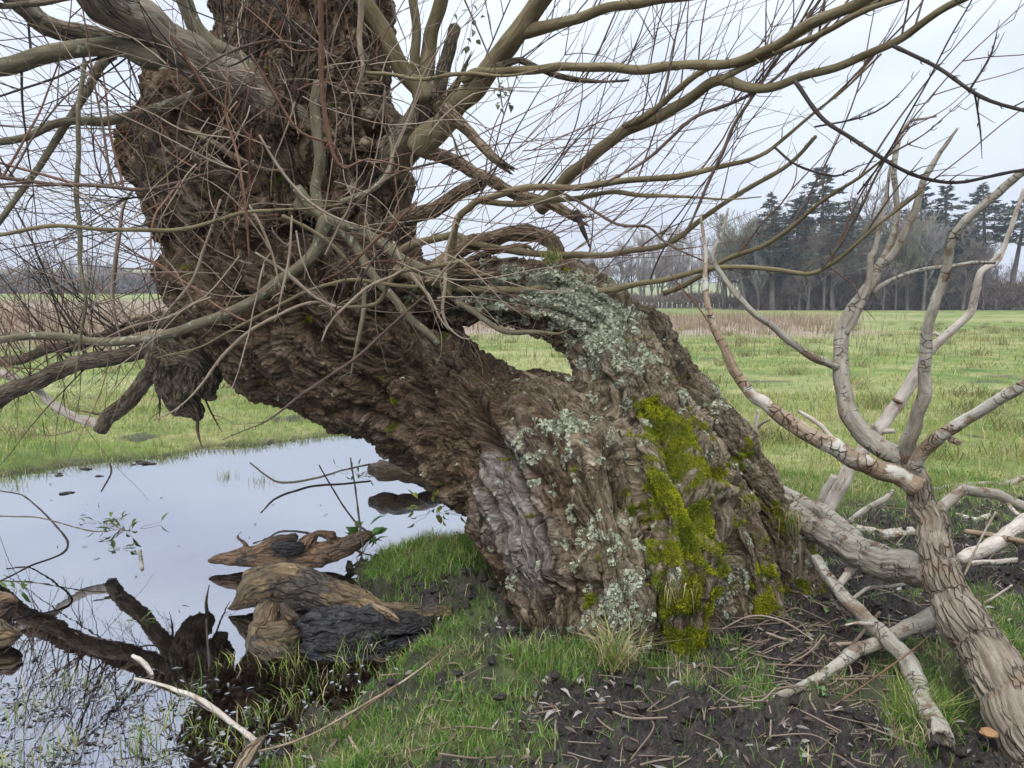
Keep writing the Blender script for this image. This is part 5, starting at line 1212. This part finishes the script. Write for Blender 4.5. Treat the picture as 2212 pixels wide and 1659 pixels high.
# ---------------------------------------------------------------- leaves, litter and small plants
def leaf_quads(P, az, tilt, L, W, curl, nrm=None):
    """pointed leaves: 6 verts each, folded along the midrib"""
    n = len(P); d = np.stack([np.cos(az) * np.cos(tilt), np.sin(az) * np.cos(tilt), np.sin(tilt)], 1)
    t = np.cross(d, np.array([0, 0, 1.0])); t /= np.linalg.norm(t, axis=1, keepdims=True) + 1e-9
    u = np.cross(t, d); L = L[:, None]; W = W[:, None]; c = curl[:, None]
    roll = rng.normal(0, .35, n)[:, None]; t2 = t * np.cos(roll) + u * np.sin(roll); u2 = -t * np.sin(roll) + u * np.cos(roll)
    base = P; tip = P + d * L - u2 * L * c * .5; m1 = P + d * L * .35 + u2 * L * c * .12; 
    V = np.stack([base, m1 + t2 * W + u2 * W * .5, m1 + d * L * .3 + t2 * W * .85 + u2 * W * .4, tip, m1 + d * L * .3 - t2 * W * .85 + u2 * W * .4, m1 - t2 * W + u2 * W * .5, m1, m1 + d * L * .3], 1).reshape(-1, 3)
    b = np.arange(n)[:, None] * 8
    T = np.concatenate([b + np.array([[0, 1, 6]]), b + np.array([[0, 6, 5]]), b + np.array([[2, 3, 7]]), b + np.array([[7, 3, 4]])])
    Q = np.concatenate([b + np.array([[6, 1, 2, 7]]), b + np.array([[5, 6, 7, 4]])])
    return V, Q, T
def rep(c, k): return np.repeat(np.column_stack([c, np.ones(len(c))]), k, 0)

# willow leaf litter on the mud
def scatter(x0, x1, y0, y1, n, dens):
    P = np.column_stack([rng.uniform(x0, x1, n), rng.uniform(y0, y1, n)]); sd, mud, rush = zones(P)
    k = rng.uniform(0, 1, n) < dens(P, sd, mud); return P[k], sd[k], mud[k]
mb = MB()
P, sd, mud = scatter(-1.6, 4, 2.2, 5.6, 26000, lambda P, sd, mud: np.where(sd > 0, 0, .12 + .75 * patchval(P, MUDP) * smooth(-.2, .3, fbm(v3(P) * 2.5, 2))))
n = len(P); z = height(P, sd, mud) + rng.uniform(0, .008, n)
V, Q, T = leaf_quads(np.column_stack([P, z]), rng.uniform(0, 6.28, n), rng.normal(.05, .2, n), rng.uniform(.025, .065, n), rng.uniform(.004, .010, n), rng.normal(.2, .3, n))
base = np.where(rng.uniform(0, 1, (n, 1)) < .38, np.array([.25, .225, .20]), np.where(rng.uniform(0, 1, (n, 1)) < .5, np.array([.10, .072, .052]), np.array([.035, .028, .024])))
mb.add(V, Q, T, col=rep(base * rng.uniform(.6, 1.3, (n, 1)), 8))
o = mb.build('leaf_litter', M['litter'], None, False); tag(o, kind='stuff')
# mud crumbs
mb = MB()
P, sd, mud = scatter(-1.2, 4, 2.2, 5.2, 9000, lambda P, sd, mud: np.where(sd > 0, 0, .1 + .8 * patchval(P, MUDP)) * mud)
ico = np.array([[0, 0, 1], [.9, 0, .3], [.28, .85, .3], [-.72, .53, .3], [-.72, -.53, .3], [.28, -.85, .3], [0, 0, -1]]); it = np.array([[0, 1, 2], [0, 2, 3], [0, 3, 4], [0, 4, 5], [0, 5, 1], [6, 2, 1], [6, 3, 2], [6, 4, 3], [6, 5, 4], [6, 1, 5]])
n = len(P); z = height(P, sd, mud); s = .004 + .034 * rng.uniform(0, 1, n) ** 2.5
V = (ico[None] * rng.uniform(.6, 1.4, (n, 7, 1)) * s[:, None, None] + np.column_stack([P, z])[:, None]).reshape(-1, 3)
mb.add(V, None, (np.arange(n)[:, None, None] * 7 + it[None]).reshape(-1, 3), mud=np.ones(n * 7), wet=np.zeros(n * 7), rush=np.zeros(n * 7))
o = mb.build('mud_crumbs', M['ground'], None, False); tag(o, kind='stuff')
# twig litter under the tree
M['litterwood'] = mat_bark('litter_wood', (.05, .035, .025), (.15, .11, .08), (.34, .28, .22), .15, .3)
mb = MB()
for k in range(330):
    if k < 190: x, y = rng.normal(1740, 130), rng.normal(1390, 70)
    elif k < 250: x, y = rng.uniform(1880, 2212), rng.uniform(1080, 1330)
    else: x, y = rng.uniform(850, 1900), rng.uniform(1420, 1659)
    p = gnd(x, y)[:2]; a = rng.uniform(0, 3.14) if k > 150 else rng.normal(.1, .5); L = rng.uniform(.05, .32) * (1.6 if rng.uniform() < .15 else 1)
    q = np.array([p - np.array([math.cos(a), math.sin(a)]) * L / 2, p + rng.normal(0, .012 + L * .12, 2), p + np.array([math.cos(a), math.sin(a)]) * L / 2])
    if pond_sd(q).max() > -.02: continue
    zz = height(q) + rng.uniform(.003, .03); C = spline(np.column_stack([q, zz]), .03); V, Q, tr, f = tube(C, np.full(len(C), rng.uniform(.0015, .0042)), 5, seed=k * .2, cap=True); mb.add(V, Q, tr, flow=f)
o = mb.build('twig_litter', M['litterwood'], None); tag(o, kind='stuff')
# floating leaves and rafts of debris on the near pond
mb = MB()
n = 5200; x = rng.uniform(-60, 900, n); y = rng.uniform(1380, 1680, n)
P = np.array([gnd(a, b, WZ)[:2] for a, b in zip(x, y)]); sd = pond_sd(P)
dn = smooth(1440, 1560, y + .10 * (500 - x) + 45 * fbm(v3(P) * 4, 3)) * smooth(640, 460, x - (y - 1500) * .6) * (.2 + .8 * smooth(-.15, .25, fbm(v3(P) * 6, 2))) + .35 * smooth(.3, .0, sd) * (sd > 0)
k = (rng.uniform(0, 1, n) < dn * .5) & (sd > -.02); P = P[k]; n = len(P)
V, Q, T = leaf_quads(np.column_stack([P, np.full(n, WZ + .003)]), rng.uniform(0, 6.28, n), rng.normal(0, .05, n), rng.uniform(.014, .045, n), rng.uniform(.003, .007, n), rng.normal(0, .12, n))
base = np.where(rng.uniform(0, 1, (n, 1)) < .6, np.array([.24, .245, .25]), np.array([.06, .052, .040])) * rng.uniform(.6, 1.3, (n, 1))
mb.add(V, Q, T, col=rep(base, 8))
# stray bits over the open water
n = 40; P = np.array([gnd(a, b, WZ)[:2] for a, b in zip(rng.uniform(0, 760, n), rng.uniform(1010, 1450, n))]); k = pond_sd(P) > .05; P = P[k]; n = len(P)
V, Q, T = leaf_quads(np.column_stack([P, np.full(n, WZ + .003)]), rng.uniform(0, 6.28, n), rng.normal(0, .1, n), rng.uniform(.02, .07, n), rng.uniform(.002, .006, n), rng.normal(0, .2, n))
mb.add(V, Q, T, col=rep(np.array([.04, .035, .03]) * rng.uniform(.5, 2.5, (n, 1)), 8))
o = mb.build('floating_leaves', M['litter'], None, False); tag(o, kind='stuff')
# grass standing in the shallows, bottom left
mb = MB()
cl = [(375, 1560), (130, 1620), (60, 1540), (240, 1500), (410, 1510), (560, 1550), (640, 1530), (450, 1580), (300, 1600), (480, 1440), (620, 1440), (600, 1400), (150, 1480), (20, 1660), (700, 1470), (760, 1430), (520, 1620), (330, 1650), (15, 1045), (40, 1050), (560, 1040), (490, 1030), (650, 1500), (800, 1390)]
for x, y in cl:
    c = gnd(x, y, WZ)[:2]; m = rng.integers(14, 46); P = c + rng.normal(0, .05, (m, 2)); V, Q, T, cc = blades(np.column_stack([P, np.full(m, WZ - .01)]), rng.uniform(.04, .13, m), rng.uniform(.0012, .0028, m), rng.uniform(.2, 1.2, m), grass_col(m, .2)); mb.add(V, Q, T, col=cc)
o = mb.build('shallow_grass', M['grass'], None, False); tag(o, kind='stuff')

# plants
def sprig(name, x, y, z0, n, label, cat, L=(.03, .06), W=(.008, .018), col=(.05, .10, .02), hgt=.06, spread=.05, Y=None, tilt=(.0, .9), group=None):
    c = at(x, y, Y) if Y else gnd(x, y, z0); c = np.array([c[0], c[1], z0 if Y is None else c[2]])
    r = empty(name, tuple(c)); tag(r, label, cat, group)
    P = c + np.column_stack([rng.normal(0, spread, (n, 2)), rng.uniform(.2, 1, n) * hgt]); az = np.arctan2(P[:, 1] - c[1], P[:, 0] - c[0]) + rng.normal(0, .6, n)
    V, Q, T = leaf_quads(P, az, rng.uniform(*tilt, n), rng.uniform(*L, n), rng.uniform(*W, n), rng.uniform(0, .6, n)); mb = MB(); mb.add(V, Q, T, col=rep(np.array(col) * rng.uniform(.6, 1.5, (n, 1)), 8)); mb.build('leaves', M['leaf'], r, False)
    ms = MB()
    for p in P: Vt, Qt, tt, f = tube(np.array([c + np.array([0, 0, -.02]), (c + p) / 2 + np.array([0, 0, .01]), p]), [.0018, .0015, .001], 4, cap=False); ms.add(Vt, Qt, flow=f)
    ms.build('stems', M['smooth'], r)
    return r
sprig('nettle', 1605, 1322, .0, 34, 'clump of toothed green leaves at the foot of the mossy buttress', 'plant', (.035, .06), (.014, .022), (.075, .15, .055), .11, .06)
sprig('dock_leaf', 1790, 1322, .02, 4, 'broad pale green leaves lying beside the hollow branch', 'plant', (.06, .09), (.018, .026), (.12, .20, .07), .03, .03, None, (-.1, .25))
sprig('dock_leaf', 1830, 1368, .02, 4, 'low green leaf rosette under the hollow branch', 'plant', (.06, .10), (.02, .03), (.08, .15, .06), .03, .03, None, (0, .4))
sprig('seedling', 1783, 1506, .0, 7, 'small pale green rosette on the mud below the curved branch', 'plant', (.025, .035), (.008, .012), (.13, .24, .10), .03, .018, None, (.1, .7))
sprig('dock_plant', 780, 1195, -.08, 16, 'broad leaved green plant growing beside the farther pond log', 'plant', (.10, .17), (.022, .04), (.06, .12, .03), .14, .07, None, (.1, 1.1))
sprig('water_plant', 225, 1135, WZ - .01, 9, 'green pointed leaves standing in the pond, left of the pair', 'water plant', (.05, .10), (.007, .014), (.09, .13, .02), .05, .09, None, (.3, 1.3))
sprig('water_plant', 275, 1150, WZ - .01, 12, 'green pointed leaves standing in the pond, right of the pair', 'water plant', (.05, .11), (.007, .015), (.09, .13, .02), .05, .10, None, (.2, 1.3))
sprig('water_plant', 265, 1190, WZ - .01, 7, 'small leaves floating just below the pair in the pond', 'water plant', (.04, .08), (.008, .016), (.07, .10, .02), .02, .05, None, (0, .9))
sprig('water_plant', 300, 1345, WZ - .01, 4, 'two leaved sprig floating in the middle of the near pond', 'water plant', (.04, .07), (.006, .012), (.08, .13, .03), .03, .03, None, (0, .8))
sprig('water_plant', 38, 1280, WZ - .01, 5, 'upright green sprig beside the log at the left edge', 'water plant', (.06, .09), (.009, .014), (.11, .18, .03), .04, .02, None, (.4, 1.2))
sprig('water_plant', 940, 1105, WZ - .01, 14, 'yellow green leaves in dark water under the trunk', 'water plant', (.06, .11), (.012, .022), (.24, .28, .03), .07, .14, None, (0, 1.0))
sprig('water_plant', 765, 1030, WZ - .01, 10, 'leafy sprig in the pond beneath the trunk edge', 'water plant', (.05, .09), (.008, .014), (.08, .13, .03), .07, .16, None, (0, 1.2))
def tuft(x, y, Y, n, label, dry, Lr, lean, down=0.0, group=None, w=(.0016, .0032)):
    c = at(x, y, Y); o = MB(); P = c + rng.normal(0, .025, (n, 3)) * np.array([1.4, .6, .6]); V, Q, T, cc = blades(P, rng.uniform(*Lr, n) * (1 if down == 0 else .35), rng.uniform(*w, n), rng.uniform(*lean, n), grass_col(n, dry))
    if down:
        V = V.reshape(-1, 5, 3); l = rng.uniform(*Lr, n)[:, None] * down; V[:, 2, 2:] -= l * .3; V[:, 3, 2:] -= l * .3; V[:, 4, 2:] -= l; V = V.reshape(-1, 3)
    V[:, 1] = V[:, 1] - .0
    o.add(V, Q, T, col=cc); ob = o.build('grass_tuft', M['grass'], None, False, tuple(c)); tag(ob, label, 'grass tuft', group)
def front(x, y):
    m = (np.abs(TPX - x) < 12) & (np.abs(TPY - y) < 12); j = np.where(m)[0]; return TV[j[np.argmin(TDEP[j])]][1]
tuft(1712, 1112, front(1712, 1125) - .02, 120, 'green and straw grass tuft growing high on the mossy base beside the pale bough', .35, (.10, .24), (.3, 1.1), .8)
tuft(1460, 1262, front(1460, 1275) - .02, 46, 'straw coloured grass tuft hanging from the mossy front buttress', .9, (.08, .16), (.3, .9), .9)
tuft(1600, 1080, front(1600, 1090) - .02, 60, 'thin dry grass tuft in the crevice behind the moss', .6, (.08, .18), (.3, 1.0), .6)
tuft(1330, 1440, 2.98, 130, 'large half dead grass tuft at the foot of the lichened buttress', .55, (.12, .26), (.5, 1.4))
tuft(1190, 565, front(1190, 590) + .05, 80, 'fresh grass tuft growing on top of the arch', .25, (.05, .12), (.2, .8))
tuft(1985, 1590, 2.62, 200, 'lush bright green grass tuft beside the hollow branch end', .04, (.12, .26), (.2, .9))
# a few old leaves still hanging in the crown
mb = MB(); n = 26; P = np.vstack([at(rng.normal(1085, 12), rng.uniform(175, 235), 4.2) for _ in range(14)] + [at(rng.normal(1010, 12), rng.uniform(10, 110), 4.2) for _ in range(12)])
V, Q, T = leaf_quads(P, rng.uniform(0, 6.28, n), rng.uniform(-1.2, .1, n), rng.uniform(.03, .05, n), rng.uniform(.010, .016, n), rng.uniform(0, .5, n)); mb.add(V, Q, T, col=rep(np.array([.11, .13, .075]) * rng.uniform(.7, 1.5, (n, 1)), 8))
o = mb.build('leaves', M['leaf'], WILLOW, False); o['kind'] = 'stuff'
C, r = wpath([(995, -20), (1030, 60), (1060, 130), (1075, 165), (1085, 230)], 4.2, 4.2, 4, 3, .04); V, Q, tr, f = tube(C, r, 6); mb = MB(); mb.add(V, Q, tr, flow=f); mb.build('branch', M['twig'], WILLOW)
# far bank: dark clods at the water line
mb = MB(); n = 24; px = np.concatenate([rng.uniform(0, 430, 6), rng.normal(310, 14, 12), rng.normal(150, 10, 6)]); py = np.concatenate([rng.uniform(1000, 1030, 6), rng.normal(1000, 2, 12), rng.normal(1066, 1.5, 6)])
for i in range(n):
    c = gnd(px[i], py[i], WZ); V, Q, f = blob(c, rng.uniform(.010, .034), 12, 8, .8, 1.6, i, (1.6, 1, .45)); mb.add(V, Q, None, mud=np.ones(len(V)), wet=np.full(len(V), .3), rush=np.zeros(len(V)))
o = mb.build('mud_clods', M['ground'], None); tag(o, kind='stuff')
# ---------------------------------------------------------------- camera, light, sky
cam = bpy.data.cameras.new('camera'); co = bpy.data.objects.new('camera', cam); COL.objects.link(co)
cam.sensor_fit = 'HORIZONTAL'; cam.sensor_width = 36; cam.lens = 18 * FP / (PW / 2); cam.clip_start = .05; cam.clip_end = 3000
co.location = CAM; co.rotation_euler = (R(90) - PITCH, 0, 0); SC.camera = co

SUN_EL, SUN_AZ = R(50), R(200)      # overcast: a broad, weak sun behind cloud, high and behind the camera
sl = bpy.data.lights.new('sun', 'SUN'); so = bpy.data.objects.new('sun', sl); COL.objects.link(so)
sl.energy = 1.5; sl.angle = R(50); sl.color = (1, .97, .92)
so.rotation_euler = (R(90) - SUN_EL, 0, -SUN_AZ + math.pi)

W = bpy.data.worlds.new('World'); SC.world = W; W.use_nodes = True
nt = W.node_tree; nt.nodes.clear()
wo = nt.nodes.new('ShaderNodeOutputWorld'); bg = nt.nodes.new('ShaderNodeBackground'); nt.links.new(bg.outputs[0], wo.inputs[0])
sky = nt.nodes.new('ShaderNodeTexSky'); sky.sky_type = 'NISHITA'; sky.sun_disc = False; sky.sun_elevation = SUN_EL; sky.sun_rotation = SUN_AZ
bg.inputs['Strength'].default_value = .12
tc = nt.nodes.new('ShaderNodeTexCoord'); sx = nt.nodes.new('ShaderNodeSeparateXYZ'); nt.links.new(tc.outputs['Generated'], sx.inputs[0])
def wm(op, a, b, clamp=False):
    x = nt.nodes.new('ShaderNodeMath'); x.operation = op; x.use_clamp = clamp
    for s, i in ((a, 0), (b, 1)):
        if hasattr(s, 'links'): nt.links.new(s, x.inputs[i])
        else: x.inputs[i].default_value = s
    return x.outputs[0]
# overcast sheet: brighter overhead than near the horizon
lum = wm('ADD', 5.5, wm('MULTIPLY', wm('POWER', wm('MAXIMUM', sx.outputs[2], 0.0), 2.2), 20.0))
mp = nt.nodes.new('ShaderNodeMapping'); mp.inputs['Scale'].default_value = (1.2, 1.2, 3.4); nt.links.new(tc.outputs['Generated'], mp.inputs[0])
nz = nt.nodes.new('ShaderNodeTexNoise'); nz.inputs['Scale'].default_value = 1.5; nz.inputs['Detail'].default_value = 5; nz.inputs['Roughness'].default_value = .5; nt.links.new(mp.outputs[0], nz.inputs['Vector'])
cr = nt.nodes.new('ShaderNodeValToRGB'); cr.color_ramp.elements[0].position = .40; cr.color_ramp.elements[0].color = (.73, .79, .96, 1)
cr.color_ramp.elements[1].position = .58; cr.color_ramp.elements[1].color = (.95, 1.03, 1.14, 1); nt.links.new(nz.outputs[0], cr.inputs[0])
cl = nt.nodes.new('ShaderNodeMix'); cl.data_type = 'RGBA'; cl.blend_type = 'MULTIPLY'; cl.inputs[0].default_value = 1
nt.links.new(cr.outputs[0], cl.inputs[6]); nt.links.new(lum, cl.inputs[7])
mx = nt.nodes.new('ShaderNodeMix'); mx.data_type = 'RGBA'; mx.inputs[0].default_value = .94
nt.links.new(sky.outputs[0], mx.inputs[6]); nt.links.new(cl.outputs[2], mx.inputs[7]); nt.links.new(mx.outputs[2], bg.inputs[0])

SC.view_settings.view_transform = 'Standard'; SC.view_settings.look = 'None'; SC.view_settings.exposure = 0.38; SC.view_settings.gamma = 1
SC.cycles.max_bounces = 8; SC.cycles.diffuse_bounces = 2; SC.cycles.transparent_max_bounces = 12; SC.cycles.use_denoising = True
try: SC.cycles.denoiser = 'OPENIMAGEDENOISE'
except Exception: pass
SC.render.film_transparent = False

# ---------------------------------------------------------------- damp winter air
def haze():
    me = bpy.data.meshes.new('haze'); x, y0, y1, z0, z1 = 600, -20, 560, -3, 60
    me.from_pydata([(a * x, b, c) for a in (-1, 1) for b in (y0, y1) for c in (z0, z1)], [], [(0, 1, 3, 2), (4, 6, 7, 5), (0, 4, 5, 1), (2, 3, 7, 6), (0, 2, 6, 4), (1, 5, 7, 3)])
    o = bpy.data.objects.new('haze', me); COL.objects.link(o); tag(o, kind='stuff')
    m = bpy.data.materials.new('haze'); m.use_nodes = True; t = m.node_tree; t.nodes.clear()
    out = t.nodes.new('ShaderNodeOutputMaterial'); v = t.nodes.new('ShaderNodeVolumePrincipled'); v.inputs['Color'].default_value = (.90, .94, 1, 1); v.inputs['Density'].default_value = .0008; v.inputs['Anisotropy'].default_value = .2
    t.links.new(v.outputs[0], out.inputs['Volume']); me.materials.append(m)
haze()
